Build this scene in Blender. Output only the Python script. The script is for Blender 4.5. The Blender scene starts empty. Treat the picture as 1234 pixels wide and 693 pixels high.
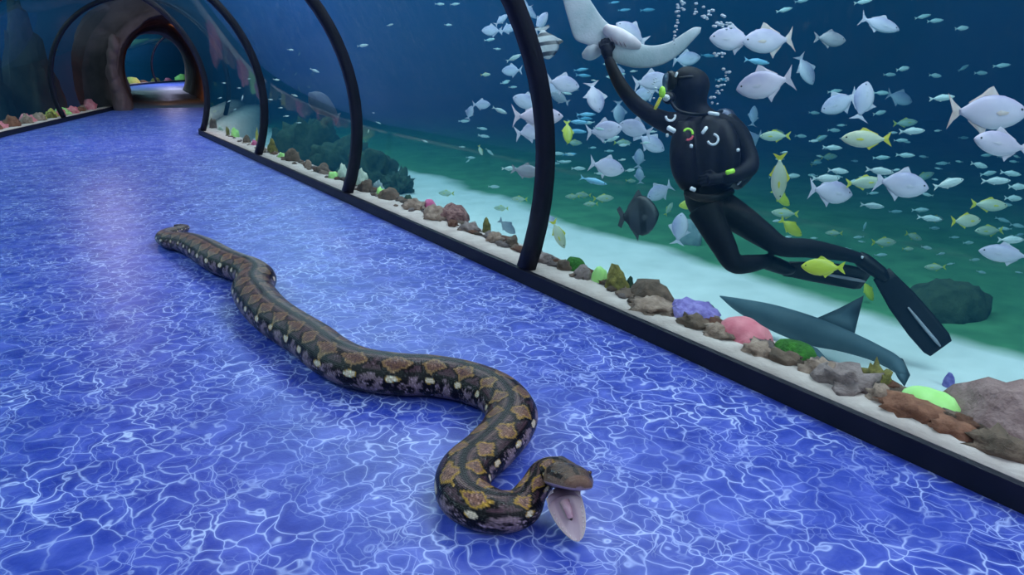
import bpy, math, random
import numpy as np
from mathutils import Vector, Matrix, noise
PI = math.pi
S = bpy.context.scene
COL = S.collection
random.seed(7)

# ------------------------------------------------------------------ camera
F, PH, TH, CH = 935.0, 0.290, 0.539, 1.6            # focal length in px of a 1234 wide frame, pitch down, yaw right, eye height
FW = Vector((math.sin(TH)*math.cos(PH), math.cos(TH)*math.cos(PH), -math.sin(PH)))
RT = Vector((math.cos(TH), -math.sin(TH), 0))
UP = RT.cross(FW)
EYE = Vector((0, 0, CH))
cd = bpy.data.cameras.new('camera'); cam = bpy.data.objects.new('camera', cd); COL.objects.link(cam)
cd.sensor_fit = 'HORIZONTAL'; cd.sensor_width = 36; cd.lens = 36*F/1234
cd.clip_start = 0.05; cd.clip_end = 300
cam.matrix_world = Matrix(((RT.x, UP.x, -FW.x, 0), (RT.y, UP.y, -FW.y, 0), (RT.z, UP.z, -FW.z, CH), (0, 0, 0, 1)))
S.camera = cam
# ------------------------------------------------------------------ world, lights, exposure
S.view_settings.view_transform = 'Standard'; S.view_settings.look = 'None'
S.view_settings.exposure = 0.0; S.view_settings.gamma = 1; S.view_settings.use_curve_mapping = False
w = bpy.data.worlds.new('world'); S.world = w; w.use_nodes = True
w.node_tree.nodes['Background'].inputs[0].default_value = (0.10, 0.16, 0.40, 1)
w.node_tree.nodes['Background'].inputs[1].default_value = 0.10
S.cycles.transparent_max_bounces = 24
S.cycles.max_bounces = 8
S.cycles.sample_clamp_indirect = 4.0
def area(name, loc, sx, sy, watt, colr, rot=(0, 0, 0)):
    d = bpy.data.lights.new(name, 'AREA'); d.shape = 'RECTANGLE'; d.size = sx; d.size_y = sy; d.energy = watt; d.color = colr
    o = bpy.data.objects.new(name, d); COL.objects.link(o); o.location = loc; o.rotation_euler = rot
    return o
# rows of tank lamps over the water, and lamps along the crown of the tunnel
area('tank_lamps_near_side', (5.0, 7.0, 5.2), 3.0, 34.0, 2350, (1.0, 0.95, 1.0))
area('tank_lamps_far_bank', (-4.0, 14.0, 5.2), 3.0, 40.0, 2300, (0.85, 0.95, 1.0))
area('far_end_fill_light', (2.0, 53.0, 5.2), 8.0, 20.0, 1500, (0.85, 1.0, 0.95))  # unseen fill light, added to brighten the water round the far tunnel
area('tunnel_lamp_behind_viewer', (0.5, -1.6, 2.75), 1.2, 2.4, 62, (0.70, 0.62, 1.0), (0.25, 0, 0))
area('tunnel_lamp_near', (0.966, 6.6, 2.93), 0.3, 1.6, 14, (0.8, 0.75, 1.0))
area('tunnel_lamp_mid', (0.966, 16.6, 2.93), 0.6, 1.2, 55, (1.0, 0.78, 0.95))
area('passage_lamp', (4.1, 31.0, 2.2), 0.3, 0.3, 26, (1.0, 0.45, 0.14), (0, -1.0, 0))
area('far_tunnel_lamp', (7.0, 50.0, 2.7), 1.0, 4.0, 260, (0.75, 0.65, 1.0))

def ray(x, y): return FW + RT*((x-617)/F) + UP*((346.5-y)/F)
def atz(x, y, z=0.0):
    d = ray(x, y); return EYE + d*((z-CH)/d.z)
def atx(x, y, X):
    d = ray(x, y); return EYE + d*(X/d.x)
def atd(x, y, D): return EYE + ray(x, y)*D

# ------------------------------------------------------------------ materials
MATS = {}
def newmat(name):
    m = bpy.data.materials.new(name); m.use_nodes = True
    nt = m.node_tree; b = nt.nodes['Principled BSDF']
    return m, nt, b
def N(nt, typ, **kw):
    n = nt.nodes.new(typ)
    for k, v in kw.items():
        if k in n.inputs: n.inputs[k].default_value = v
        else: setattr(n, k, v)
    return n
def L(nt, a, b): nt.links.new(a, b)
def ramp(nt, fac, stops, interp='LINEAR'):
    r = nt.nodes.new('ShaderNodeValToRGB'); r.color_ramp.interpolation = interp
    el = r.color_ramp.elements
    while len(el) < len(stops): el.new(0.5)
    for e, (p, c) in zip(el, stops):
        e.position = p; e.color = (c[0], c[1], c[2], 1)
    L(nt, fac, r.inputs['Fac']); return r
def mat(name, c1, c2=None, rough=0.7, scale=8.0, detail=4.0, bump=0.0, bscale=None, metal=0.0, spec=0.5):
    if name in MATS: return MATS[name]
    m, nt, b = newmat(name)
    b.inputs['Roughness'].default_value = rough; b.inputs['Metallic'].default_value = metal
    b.inputs['Specular IOR Level'].default_value = spec
    c2 = c2 or tuple(v*0.8 for v in c1)
    tc = N(nt, 'ShaderNodeTexCoord')
    nz = N(nt, 'ShaderNodeTexNoise', Scale=scale, Detail=detail)
    L(nt, tc.outputs['Object'], nz.inputs['Vector'])
    r = ramp(nt, nz.outputs['Fac'], [(0.32, c1), (0.68, c2)])
    L(nt, r.outputs['Color'], b.inputs['Base Color'])
    if bump:
        n2 = N(nt, 'ShaderNodeTexNoise', Scale=bscale or scale*3, Detail=6.0)
        L(nt, tc.outputs['Object'], n2.inputs['Vector'])
        bp = N(nt, 'ShaderNodeBump', Strength=bump, Distance=0.02)
        L(nt, n2.outputs['Fac'], bp.inputs['Height']); L(nt, bp.outputs['Normal'], b.inputs['Normal'])
    MATS[name] = m; return m

def floor_mat():
    m, nt, b = newmat('water_print_vinyl')
    tc = N(nt, 'ShaderNodeTexCoord')
    n1 = N(nt, 'ShaderNodeTexNoise', Scale=5.0, Detail=2.0); L(nt, tc.outputs['Object'], n1.inputs['Vector'])
    sub = N(nt, 'ShaderNodeVectorMath', operation='SUBTRACT'); sub.inputs[1].default_value = (0.5, 0.5, 0.5)
    L(nt, n1.outputs['Color'], sub.inputs[0])
    sc = N(nt, 'ShaderNodeVectorMath', operation='SCALE'); sc.inputs['Scale'].default_value = 0.26; L(nt, sub.outputs[0], sc.inputs[0])
    ad = N(nt, 'ShaderNodeVectorMath', operation='ADD'); L(nt, tc.outputs['Object'], ad.inputs[0]); L(nt, sc.outputs[0], ad.inputs[1])
    mp = N(nt, 'ShaderNodeMapping'); mp.inputs['Scale'].default_value = (1.0, 0.72, 1.0); mp.inputs['Rotation'].default_value = (0, 0, 0.5)
    L(nt, ad.outputs[0], mp.inputs['Vector'])
    def veins(scale, wid):
        v = N(nt, 'ShaderNodeTexVoronoi', feature='DISTANCE_TO_EDGE', Scale=scale); L(nt, mp.outputs[0], v.inputs['Vector'])
        return ramp(nt, v.outputs['Distance'], [(0.0, (1, 1, 1)), (wid*0.30, (0.62, 0.62, 0.62)), (wid*0.75, (0.10, 0.10, 0.10)), (wid*3.2, (0, 0, 0))])
    a = veins(9.8, 0.058); c = veins(18.0, 0.055)
    # the print is strong in some patches and weak in others
    n2 = N(nt, 'ShaderNodeTexNoise', Scale=2.2, Detail=3.0); L(nt, tc.outputs['Object'], n2.inputs['Vector'])
    msk = ramp(nt, n2.outputs['Fac'], [(0.33, (0.16, 0.16, 0.16)), (0.68, (0.95, 0.95, 0.95))])
    n3 = N(nt, 'ShaderNodeTexNoise', Scale=3.1, Detail=2.0); L(nt, ad.outputs[0], n3.inputs['Vector'])
    msk2 = ramp(nt, n3.outputs['Fac'], [(0.42, (0, 0, 0)), (0.65, (0.55, 0.55, 0.55))])
    m1 = N(nt, 'ShaderNodeMath', operation='MULTIPLY'); L(nt, a.outputs[0], m1.inputs[0]); L(nt, msk.outputs[0], m1.inputs[1])
    m2 = N(nt, 'ShaderNodeMath', operation='MULTIPLY'); L(nt, c.outputs[0], m2.inputs[0]); L(nt, msk2.outputs[0], m2.inputs[1])
    mx = N(nt, 'ShaderNodeMath', operation='MAXIMUM'); L(nt, m1.outputs[0], mx.inputs[0]); L(nt, m2.outputs[0], mx.inputs[1])
    n4 = N(nt, 'ShaderNodeTexNoise', Scale=6.0, Detail=4.0); L(nt, ad.outputs[0], n4.inputs['Vector'])
    base = ramp(nt, n4.outputs['Fac'], [(0.28, (0.012, 0.030, 0.29)), (0.5, (0.032, 0.058, 0.38)), (0.72, (0.085, 0.115, 0.52))])
    mix = N(nt, 'ShaderNodeMix', data_type='RGBA'); L(nt, mx.outputs[0], mix.inputs['Factor']); L(nt, base.outputs[0], mix.inputs['A'])
    mix.inputs['B'].default_value = (0.56, 0.63, 0.98, 1)
    L(nt, mix.outputs['Result'], b.inputs['Base Color'])
    b.inputs['Roughness'].default_value = 0.36; b.inputs['Specular IOR Level'].default_value = 0.3
    bp = N(nt, 'ShaderNodeBump', Strength=0.12, Distance=0.01)
    n5 = N(nt, 'ShaderNodeTexNoise', Scale=60.0, Detail=2.0); L(nt, tc.outputs['Object'], n5.inputs['Vector'])
    L(nt, n5.outputs['Fac'], bp.inputs['Height']); L(nt, bp.outputs['Normal'], b.inputs['Normal'])
    return m
def acrylic_mat():
    m, nt, b = newmat('clear_acrylic'); nt.nodes.remove(b)
    out = nt.nodes['Material Output']
    t = N(nt, 'ShaderNodeBsdfTransparent'); t.inputs[0].default_value = (0.97, 0.99, 1.0, 1)
    g = N(nt, 'ShaderNodeBsdfGlossy', Roughness=0.03)
    fr = N(nt, 'ShaderNodeFresnel', IOR=1.3)
    mx = N(nt, 'ShaderNodeMixShader'); L(nt, fr.outputs[0], mx.inputs[0]); L(nt, t.outputs[0], mx.inputs[1]); L(nt, g.outputs[0], mx.inputs[2])
    L(nt, mx.outputs[0], out.inputs['Surface'])
    m2, nt, b = newmat('acrylic_water_side'); nt.nodes.remove(b)
    t = N(nt, 'ShaderNodeBsdfTransparent'); t.inputs[0].default_value = (1, 1, 1, 1)
    L(nt, t.outputs[0], nt.nodes['Material Output'].inputs['Surface'])
    return m, m2
def water_mat():
    m, nt, b = newmat('sea_water'); nt.nodes.remove(b)
    a = N(nt, 'ShaderNodeVolumeAbsorption'); a.inputs['Color'].default_value = (0.0, 0.52, 0.66, 1); a.inputs['Density'].default_value = 0.15
    s = N(nt, 'ShaderNodeVolumeScatter'); s.inputs['Color'].default_value = (0.06, 0.42, 1.0, 1); s.inputs['Density'].default_value = 0.026
    s.inputs['Anisotropy'].default_value = 0.0
    ad = N(nt, 'ShaderNodeAddShader'); L(nt, a.outputs[0], ad.inputs[0]); L(nt, s.outputs[0], ad.inputs[1])
    L(nt, ad.outputs[0], nt.nodes['Material Output'].inputs['Volume'])
    return m
def seabed_mat():
    m, nt, b = newmat('sand_and_algae')
    tc = N(nt, 'ShaderNodeTexCoord'); sp = N(nt, 'ShaderNodeSeparateXYZ'); L(nt, tc.outputs['Object'], sp.inputs[0])
    nz = N(nt, 'ShaderNodeTexNoise', Scale=0.55, Detail=5.0); L(nt, tc.outputs['Object'], nz.inputs['Vector'])
    ma = N(nt, 'ShaderNodeMath', operation='MULTIPLY_ADD'); L(nt, nz.outputs['Fac'], ma.inputs[0]); ma.inputs[1].default_value = 1.1; L(nt, sp.outputs['X'], ma.inputs[2])
    mr = N(nt, 'ShaderNodeMapRange'); L(nt, ma.outputs[0], mr.inputs['Value']); mr.inputs['From Min'].default_value = 6.32; mr.inputs['From Max'].default_value = 6.62
    n2 = N(nt, 'ShaderNodeTexNoise', Scale=3.0, Detail=6.0); L(nt, tc.outputs['Object'], n2.inputs['Vector'])
    sand = ramp(nt, n2.outputs['Fac'], [(0.3, (0.66, 0.68, 0.66)), (0.7, (0.80, 0.80, 0.78))])
    alg = ramp(nt, n2.outputs['Fac'], [(0.3, (0.035, 0.165, 0.075)), (0.7, (0.075, 0.27, 0.12))])
    mx = N(nt, 'ShaderNodeMix', data_type='RGBA'); L(nt, mr.outputs[0], mx.inputs['Factor']); L(nt, sand.outputs[0], mx.inputs['A']); L(nt, alg.outputs[0], mx.inputs['B'])
    L(nt, mx.outputs['Result'], b.inputs['Base Color']); b.inputs['Roughness'].default_value = 0.95
    return m

# ------------------------------------------------------------------ mesh helpers
def mesh(name, verts, faces, m, parent=None, smooth=True, mats=None, midx=None):
    me = bpy.data.meshes.new(name); me.from_pydata([tuple(v) for v in verts], [], faces); me.update()
    for x in (mats or [m]): me.materials.append(x)
    if midx: me.polygons.foreach_set('material_index', midx)
    if smooth: me.polygons.foreach_set('use_smooth', [True]*len(me.polygons))
    o = bpy.data.objects.new(name, me); COL.objects.link(o)
    if parent: o.parent = parent
    return o
def tag(o, label=None, cat=None, group=None, kind=None):
    if label: o['label'] = label
    if cat: o['category'] = cat
    if group: o['group'] = group
    if kind: o['kind'] = kind
    return o
def empty(name, loc=(0, 0, 0)):
    o = bpy.data.objects.new(name, None); COL.objects.link(o); o.location = loc; o.empty_display_size = 0.1
    return o
def copy_tree(o, parent=None):
    c = o.copy(); COL.objects.link(c); c.parent = parent
    for ch in list(o.children): copy_tree(ch, c)
    return c
def loft(rings, cap=True, closed=True):
    V, Fc = [], []
    n = len(rings[0])
    for r in rings: V += list(r)
    for i in range(len(rings)-1):
        for j in range(n if closed else n-1):
            k = (j+1) % n
            Fc.append((i*n+j, i*n+k, (i+1)*n+k, (i+1)*n+j))
    if cap and closed:
        Fc.append(tuple(range(n-1, -1, -1))); Fc.append(tuple((len(rings)-1)*n+j for j in range(n)))
    return V, Fc
def join(*parts):
    V, Fc = [], []
    for v, f in parts:
        o = len(V); V += list(v); Fc += [tuple(i+o for i in q) for q in f]
    return V, Fc
def tube(pts, rads, n=10):
    pts = [Vector(p) for p in pts]; rings = []
    ref = None
    for i, p in enumerate(pts):
        t = (pts[min(i+1, len(pts)-1)]-pts[max(i-1, 0)]).normalized()
        if ref is None: ref = t.orthogonal().normalized()
        ref = (ref-t*ref.dot(t)).normalized(); s = t.cross(ref)
        r = rads[i] if hasattr(rads, '__len__') else rads
        rings.append([p+ref*(r*math.cos(2*PI*k/n))+s*(r*math.sin(2*PI*k/n)) for k in range(n)])
    return loft(rings)
def box(c, sx, sy, sz):
    x, y, z = c; V = [Vector((x+a*sx/2, y+b*sy/2, z+d*sz/2)) for a in (-1, 1) for b in (-1, 1) for d in (-1, 1)]
    return V, [(0, 1, 3, 2), (4, 6, 7, 5), (0, 4, 5, 1), (2, 3, 7, 6), (0, 2, 6, 4), (1, 5, 7, 3)]
_ico = {}
def ico(sub):
    if sub not in _ico:
        import bmesh
        bm = bmesh.new(); bmesh.ops.create_icosphere(bm, subdivisions=sub, radius=1.0)
        bm.verts.ensure_lookup_table()
        _ico[sub] = ([v.co.copy() for v in bm.verts], [tuple(v.index for v in f.verts) for f in bm.faces]); bm.free()
    return _ico[sub]
def ellipsoid(c, rx, ry, rz, sub=2):
    v, f = ico(sub); c = Vector(c)
    return [c+Vector((p.x*rx, p.y*ry, p.z*rz)) for p in v], f
def spline(pts, n):
    """Catmull-Rom through rows of numbers, n samples."""
    P = np.array(pts, float); k = len(P)
    Q = np.vstack([2*P[0]-P[1], P, 2*P[-1]-P[-2]])
    d = np.sqrt((np.diff(P[:, :3], axis=0)**2).sum(1)); s = np.concatenate([[0], np.cumsum(d)])
    out = []
    for u in np.linspace(0, s[-1], n):
        i = min(max(np.searchsorted(s, u, 'right')-1, 0), k-2); t = (u-s[i])/max(d[i], 1e-9)
        a, b, c, e = Q[i], Q[i+1], Q[i+2], Q[i+3]
        out.append(0.5*((2*b)+(-a+c)*t+(2*a-5*b+4*c-e)*t*t+(-a+3*b-3*c+e)*t**3))
    return np.array(out), s[-1]

# ------------------------------------------------------------------ the tunnel: straight, then a bend to the right
XC, ZC, RR = 0.966, 0.911, 2.105
S0, RB, LB = 17.6, 3.7, 1.2
HB = LB/RB
def path(s):
    if s <= S0: return XC, s, 0.0
    if s <= S0+LB:
        a = (s-S0)/RB; return XC+RB*(1-math.cos(a)), S0+RB*math.sin(a), a
    e = s-S0-LB
    return XC+RB*(1-math.cos(HB))+e*math.sin(HB), S0+RB*math.sin(HB)+e*math.cos(HB), HB
SP = 28.0                                             # where the rock portal begins
pa0, pb0, _ = path(SP)
px0, py0 = pa0-0.30, pb0+0.10
HP = 0.095                                            # heading of the rock passage
def path2(e):                                         # passage and far tunnel, e metres past the portal
    if e <= 15: return px0+e*math.sin(HP), py0+e*math.cos(HP), HP
    x1, y1 = px0+15*math.sin(HP), py0+15*math.cos(HP)
    a = min((e-15)/24.0, 0.75); q = (e-15)-a*24.0
    return (x1+24*(math.cos(HP)-math.cos(HP+a))+q*math.sin(HP+a), y1+24*(math.sin(HP+a)-math.sin(HP))+q*math.cos(HP+a), HP+a)
def PT(p, off, z): return Vector((p[0]+off*math.cos(p[2]), p[1]-off*math.sin(p[2]), z))
def frange(a, b, st):
    n = max(1, int(round((b-a)/st))); return [a+(b-a)*i/n for i in range(n+1)]
def sweep(prof, stations, closed=True, cap=True):
    return loft([[PT(p, o, z) for o, z in prof] for p in stations], cap, closed)
main_st = [path(s) for s in [-6]+frange(0, S0, 4.3)+frange(S0+0.2, S0+LB, 0.2)+frange(S0+LB+1, SP, 1.4)]
far_st = [path2(e) for e in frange(15, 42, 1.0)]

FLOOR = floor_mat(); ACR, ACR2 = acrylic_mat()
BLACK = mat('black_painted_steel', (0.006, 0.007, 0.016), (0.010, 0.010, 0.022), rough=0.5, scale=5, spec=0.2)
LEDGE = mat('pale_concrete', (0.50, 0.38, 0.35), (0.66, 0.53, 0.49), rough=0.9, scale=6, bump=0.3, bscale=30)
# walkway
v, f = sweep([(-2.02, -0.001), (2.02, -0.001), (2.02, -0.2), (-2.02, -0.2)], main_st)
tag(mesh('floor', v, f, FLOOR, smooth=False), 'blue walkway printed with rippling white water lines', 'floor', kind='structure')
v, f = sweep([(-1.9, -0.002), (1.9, -0.002), (1.9, -0.2), (-1.9, -0.2)], [path2(e) for e in (0, 5, 10, 15)])
tag(mesh('floor_passage', v, f, mat('grey_rubber_floor', (0.10, 0.10, 0.15), (0.13, 0.13, 0.18), rough=0.5)), 'dark grey floor inside the rock passage', 'floor', kind='structure')
v, f = sweep([(-2.02, -0.001), (2.02, -0.001), (2.02, -0.2), (-2.02, -0.2)], far_st)
tag(mesh('floor_far_tunnel', v, f, FLOOR, smooth=False), 'blue violet walkway beyond the rock passage', 'floor', kind='structure')
# kerbs
for side, nm in ((1, 'right'), (-1, 'left')):
    pr = [(side*1.90, -0.05), (side*1.905, 0.10), (side*1.925, 0.108), (side*1.945, 0.10), (side*1.945, -0.05)]
    v, f = sweep(pr, main_st)
    tag(mesh('baseboard_'+nm, v, f, BLACK, smooth=False), 'black kerb along the foot of the %s acrylic wall' % ('diver side' if side > 0 else 'rocky'), 'kerb', kind='structure')
    v, f = sweep(pr, far_st)
    tag(mesh('baseboard_far_'+nm, v, f, BLACK, smooth=False), 'black kerb in the far tunnel', 'kerb', kind='structure')
    pr = [(side*1.946, -0.9), (side*1.946, 0.098), (side*2.24, 0.095), (side*2.36, 0.075), (side*2.55, 0.0), (side*2.75, -0.9)]
    st = main_st; rings = []
    v, f = sweep(pr, st)
    tag(mesh('ledge_'+nm, v, f, LEDGE), 'pale sandy ledge behind the acrylic wall', 'ledge', kind='structure')
    v, f = sweep(pr, far_st)
    tag(mesh('ledge_far_'+nm, v, f, LEDGE), 'pale ledge in the far tunnel', 'ledge', kind='structure')
# ribs (trim) and acrylic bays (windows)
A0 = math.asin((0.10-ZC)/RR)
ARC = [A0+(PI-2*A0)*i/48 for i in range(49)]
def rib(p, r0=RR-0.055, r1=RR+0.05, hw=0.055):
    rings = []
    t = Vector((math.sin(p[2]), math.cos(p[2]), 0))
    for a in ARC:
        ring = []
        for r, d in ((r0, -hw*0.8), (r0, hw*0.8), (r0+0.02, hw), (r1, hw), (r1, -hw), (r0+0.02, -hw)):
            ring.append(PT(p, r*math.cos(a), ZC+r*math.sin(a))+t*d)
        rings.append(ring)
    return loft(rings)
RIBS = [-3.3, 0.65, 4.67, 8.54, 12.71, 17.45, 22.7]
for i, s in enumerate(RIBS):
    v, f = rib(path(s))
    tag(mesh('trim_%d' % (i+1), v, f, BLACK), 'black curved steel rib of the tunnel', 'rib', kind='structure')
FRIBS = [16, 20.5, 25, 29.5, 34, 38.5]
for i, e in enumerate(FRIBS):
    v, f = rib(path2(e))
    tag(mesh('trim_%d' % (i+1+len(RIBS)), v, f, BLACK), 'black rib of the far tunnel', 'rib', kind='structure')
def bay(sts, nm):
    inn = [[PT(p, RR*math.cos(a), ZC+RR*math.sin(a)) for a in ARC] for p in sts]
    out = [[PT(p, (RR+0.045)*math.cos(a), ZC+(RR+0.045)*math.sin(a)) for a in ARC] for p in sts]
    v1, f1 = loft(inn, closed=False); v2, f2 = loft(out, closed=False)
    v, f = join((v1, f1), (v2, f2))
    tag(mesh(nm, v, f, None, mats=[ACR, ACR2], midx=[0]*len(f1)+[1]*len(f2)), 'curved clear acrylic bay of the tunnel', 'window', kind='structure')
ends = [-6]+RIBS+[SP]
for i in range(len(ends)-1):
    bay([path(s) for s in frange(ends[i], ends[i+1], 0.5)], 'window_%d' % (i+1))
fe = [15]+FRIBS+[42]
for i in range(len(fe)-1):
    bay([path2(e) for e in frange(fe[i], fe[i+1], 1.2)], 'window_%d' % (i+20))
# the water: a block with the tunnel bored through it
cav = [[PT(p, (RR+0.055)*math.cos(a), ZC+(RR+0.055)*math.sin(a)) for a in ARC] for p in
       [path(s) for s in [-6.0]+frange(0, S0, 4.275)+frange(S0+0.2, S0+LB, 0.2)+frange(S0+LB+1, SP, 1.4)]+[path2(e) for e in frange(1.2, 42, 1.2)]]
v1, f1 = loft(cav)
c0 = Vector((0, 0, 0))
v2, f2 = box((4, 28, 1.5), 43.6, 79.4, 6.6)
water = mesh('tank_water', v1+v2, f1+[tuple(i+len(v1) for i in q) for q in f2], water_mat(), smooth=False)
import bmesh
bm = bmesh.new(); bm.from_mesh(water.data); bmesh.ops.recalc_face_normals(bm, faces=bm.faces)
inner = [fc for fc in bm.faces if all(vv.index < len(v1) for vv in fc.verts)]
# normals of the bored hole point into the tunnel, those of the block point away from it
bm.faces.ensure_lookup_table()
tst = inner[0]
q = tst.calc_center_median(); ax = Vector((XC, q.y, ZC))
if (tst.normal).dot(ax-q) < 0: bmesh.ops.reverse_faces(bm, faces=inner)
outer = [fc for fc in bm.faces if all(vv.index >= len(v1) for vv in fc.verts)]
if outer[0].normal.dot(outer[0].calc_center_median()-Vector((4, 28, 1.5))) < 0: bmesh.ops.reverse_faces(bm, faces=outer)
bm.to_mesh(water.data); bm.free()
tag(water, 'clear blue green sea water filling the tank around the tunnel', 'water', kind='stuff')

# seabed and tank walls
def ground(name, x0, x1, y0, y1, z, st, m, amp=0.05):
    nx, ny = int((x1-x0)/st), int((y1-y0)/st); V, Fc = [], []
    for i in range(nx+1):
        for j in range(ny+1):
            x, y = x0+(x1-x0)*i/nx, y0+(y1-y0)*j/ny
            V.append((x, y, z+amp*noise.noise(Vector((x*0.5, y*0.5, 3)))+amp*0.25*noise.noise(Vector((x*2.2, y*2.2, 7)))))
    for i in range(nx):
        for j in range(ny):
            a = i*(ny+1)+j; Fc.append((a, a+ny+1, a+ny+2, a+1))
    return mesh(name, V, Fc, m)
SEA = seabed_mat()
ZS = -0.5
tag(ground('floor_seabed', 3.3, 25.9, -11.5, 67.5, ZS, 0.35, SEA), 'pale sand running into dark green algae ground', 'seabed', kind='structure')
tag(ground('floor_seabed_left', -17.8, -1.3, -11.5, 67.5, ZS, 0.6, mat('dim_gravel', (0.20, 0.22, 0.16), (0.30, 0.30, 0.22), rough=0.95, scale=2)), 'dim gravel bed of the left tank', 'seabed', kind='structure')
HAZEWALL = mat('haze_blue_tank_wall', (0.02, 0.10, 0.30), (0.03, 0.14, 0.36), rough=0.9, scale=0.4)  # the blue haze of deep water is put into the wall colour
for nm, c, sx, sy in (('wall_right', (26.0, 28, 1.5), 0.3, 80), ('wall_left', (-18.0, 28, 1.5), 0.3, 80), ('wall_back', (4, 68, 1.5), 44, 0.3), ('wall_front', (4, -11.9, 1.5), 44, 0.3)):
    v, f = box(c, sx, sy, 7.0); tag(mesh(nm, v, f, HAZEWALL, smooth=False), 'tank wall coloured the blue of water haze', 'wall', kind='structure')

# ------------------------------------------------------------------ the python on the walkway
def srgb(r, g, b):
    f_ = lambda c: ((c/255+0.055)/1.055)**2.4 if c > 10 else c/255/12.92
    return (f_(r), f_(g), f_(b))
SNAKE = [  # px, py, half height in m; from the tail to the neck
 (211, 272, .012), (218, 272.3, .020), (223.5, 274.5, .030), (214, 278, .042), (203, 281.5, .052), (198.5, 286, .062), (206.5, 290, .074), (220, 291.5, .084),
 (234, 295.5, .093), (249, 303.5, .102), (267, 314, .103), (284, 321, .101), (300, 327, .101), (309, 336, .104), (304.5, 348, .106), (312.5, 363, .106),
 (328, 379.5, .105), (352.5, 396.5, .104), (375.5, 410.5, .103), (400.5, 429.5, .102), (433.5, 444, .101), (481, 451, .100), (517, 452.5, .098), (560, 459.5, .095),
 (597.5, 474, .092), (616, 496.5, .089), (610.5, 518, .087), (589.5, 542, .085), (561, 569, .083), (562, 599.5, .078), (594, 615.5, .071), (625, 612.5, .063)]
def build_snake():
    P = []
    for x, y, b in SNAKE:
        q = atz(x, y, b*0.98); P.append((q.x, q.y, q.z, b, 1.30*b))
    neck = [((1.335, 2.085, .098), .052, .058), ((1.398, 2.100, .138), .054, .060), ((1.428, 2.045, .163), .056, .066)]
    for q, b, a in neck: P.append((*q, b, a))
    nb = 1250
    C, LEN = spline(P, nb)
    # the upper head continues the body to the snout
    NS = 84
    rings, cols, uvs = [], [], []
    def pattern(u, b, deg, sg):
        """u metres from the neck, deg from the spine (0) to the belly (180)."""
        per = max(0.05, 2.05*b)
        ph = PHASE(u); cell = math.floor(ph+0.5); t = ph-cell
        if sg < 0: ph2 = ph+0.18; cell = math.floor(ph2+0.5); t = ph2-cell
        rj = noise.noise(Vector((cell*3.7, sg*5.1, 0.3)))
        wob = noise.noise(Vector((u*16, deg*0.055, sg*9)))*0.14+noise.noise(Vector((u*45, deg*0.14, sg*4)))*0.07
        fine = noise.noise(Vector((u*150, deg*0.45, sg*3)))
        d = abs(t)/(0.40+0.06*rj)+abs(deg-30)/(30+6*rj)+wob*2.2
        dark = (0.0045, 0.0032, 0.005); brown = (0.060, 0.028, 0.038); tan = (0.20, 0.098, 0.070); yel = (0.36, 0.20, 0.025); cream = (0.66, 0.52, 0.36); grey = (0.22, 0.145, 0.165)
        front = max(0.0, min(1.0, 1.15-u/1.6))
        if deg < 6+3*fine: c = dark
        elif d < 0.70: c = tuple(x*(0.62+0.5*front) for x in tan) if fine > -0.30 else brown
        elif d < 0.92: c = tuple(a*(0.22+0.78*front)+b_*(0.78-0.78*front) for a, b_ in zip(yel, (0.17, 0.095, 0.06)))
        elif d < 1.28: c = dark
        elif deg < 52: c = brown if fine > -0.35 else dark
        else: c = dark
        if 10 < deg < 15+6*wob*6 and d > 0.9: c = (0.13, 0.075, 0.065)
        if deg > 58:
            s = (t/(0.15+0.06*rj))**2+((deg-73-8*rj)/9.0)**2+wob*5.0
            if s < 1: c = cream if s < 0.75 else yel
            elif deg > 60+22*(1-2*abs(t)) and deg < 150:
                q = noise.noise(Vector((u*24, deg*0.06, sg*7)))+0.8*fine+1.9*(abs(t)-0.27)+0.004*(deg-95)
                if q > 0.14: c = grey
                elif q > 0.0: c = (0.06, 0.04, 0.05)
        if deg >= 150: c = (0.16, 0.14, 0.14) if fine > 0 else (0.05, 0.045, 0.05)
        if fine > 0.46 and 15 < deg < 125: c = tuple(min(1, x*1.9+0.04) for x in c)
        return c
    D = np.sqrt((np.diff(C[:, :3], axis=0)**2).sum(1)); arc = np.concatenate([[0], np.cumsum(D)])
    U = arc[-1]-arc
    phs = np.concatenate([[0], np.cumsum(D/np.maximum(0.05, 1.95*C[1:, 3]))])
    def PHASE(u): return np.interp(arc[-1]-u, arc, phs)
    def ring(c, t, upv, b, a, under=1.0):
        s = t.cross(upv).normalized(); uu = s.cross(t).normalized(); r = []
        for k in range(NS):
            th = 2*PI*k/NS-PI
            ca, sa = math.cos(th), math.sin(th)
            h_ = b*ca if ca > 0 else b*ca*under
            r.append(c+uu*h_+s*(a*sa*(1.0 if ca > 0 else 1.0)))
        return r
    TAN = []
    for i in range(nb):
        c = Vector(C[i, :3]); t = Vector(C[min(i+1, nb-1), :3]-C[max(i-1, 0), :3]).normalized(); TAN.append(t)
        b, a = max(C[i, 3], 0.004), max(C[i, 4], 0.005)
        rings.append(ring(c, t, Vector((0, 0, 1)), b, a, 0.97))
        u = U[i]
        for k in range(NS):
            th = 2*PI*k/NS-PI; cols.append(pattern(u, b, abs(math.degrees(th)), 1 if th >= 0 else -1)); uvs.append((u, th/(2*PI)+0.5))
    # upper head: from the last body ring over the hinge to the snout
    p0 = Vector(C[-1, :3])
    nD = (p0-EYE).dot(FW)
    hp = [(*p0, .056, .066)]
    for x_, y_, dd, b_, a_ in ((680, 578, -.035, .060, .078), (685, 579.5, -.070, .060, .083), (690, 581.5, -.105, .055, .078), (694, 584, -.135, .044, .062), (697, 586, -.158, .036, .052), (698.5, 587.5, -.174, .025, .038), (699, 588.5, -.181, .010, .016)):
        hp.append((*atd(x_, y_, nD+dd), b_, a_))
    Hc, hl = spline(hp, 60)
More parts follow.
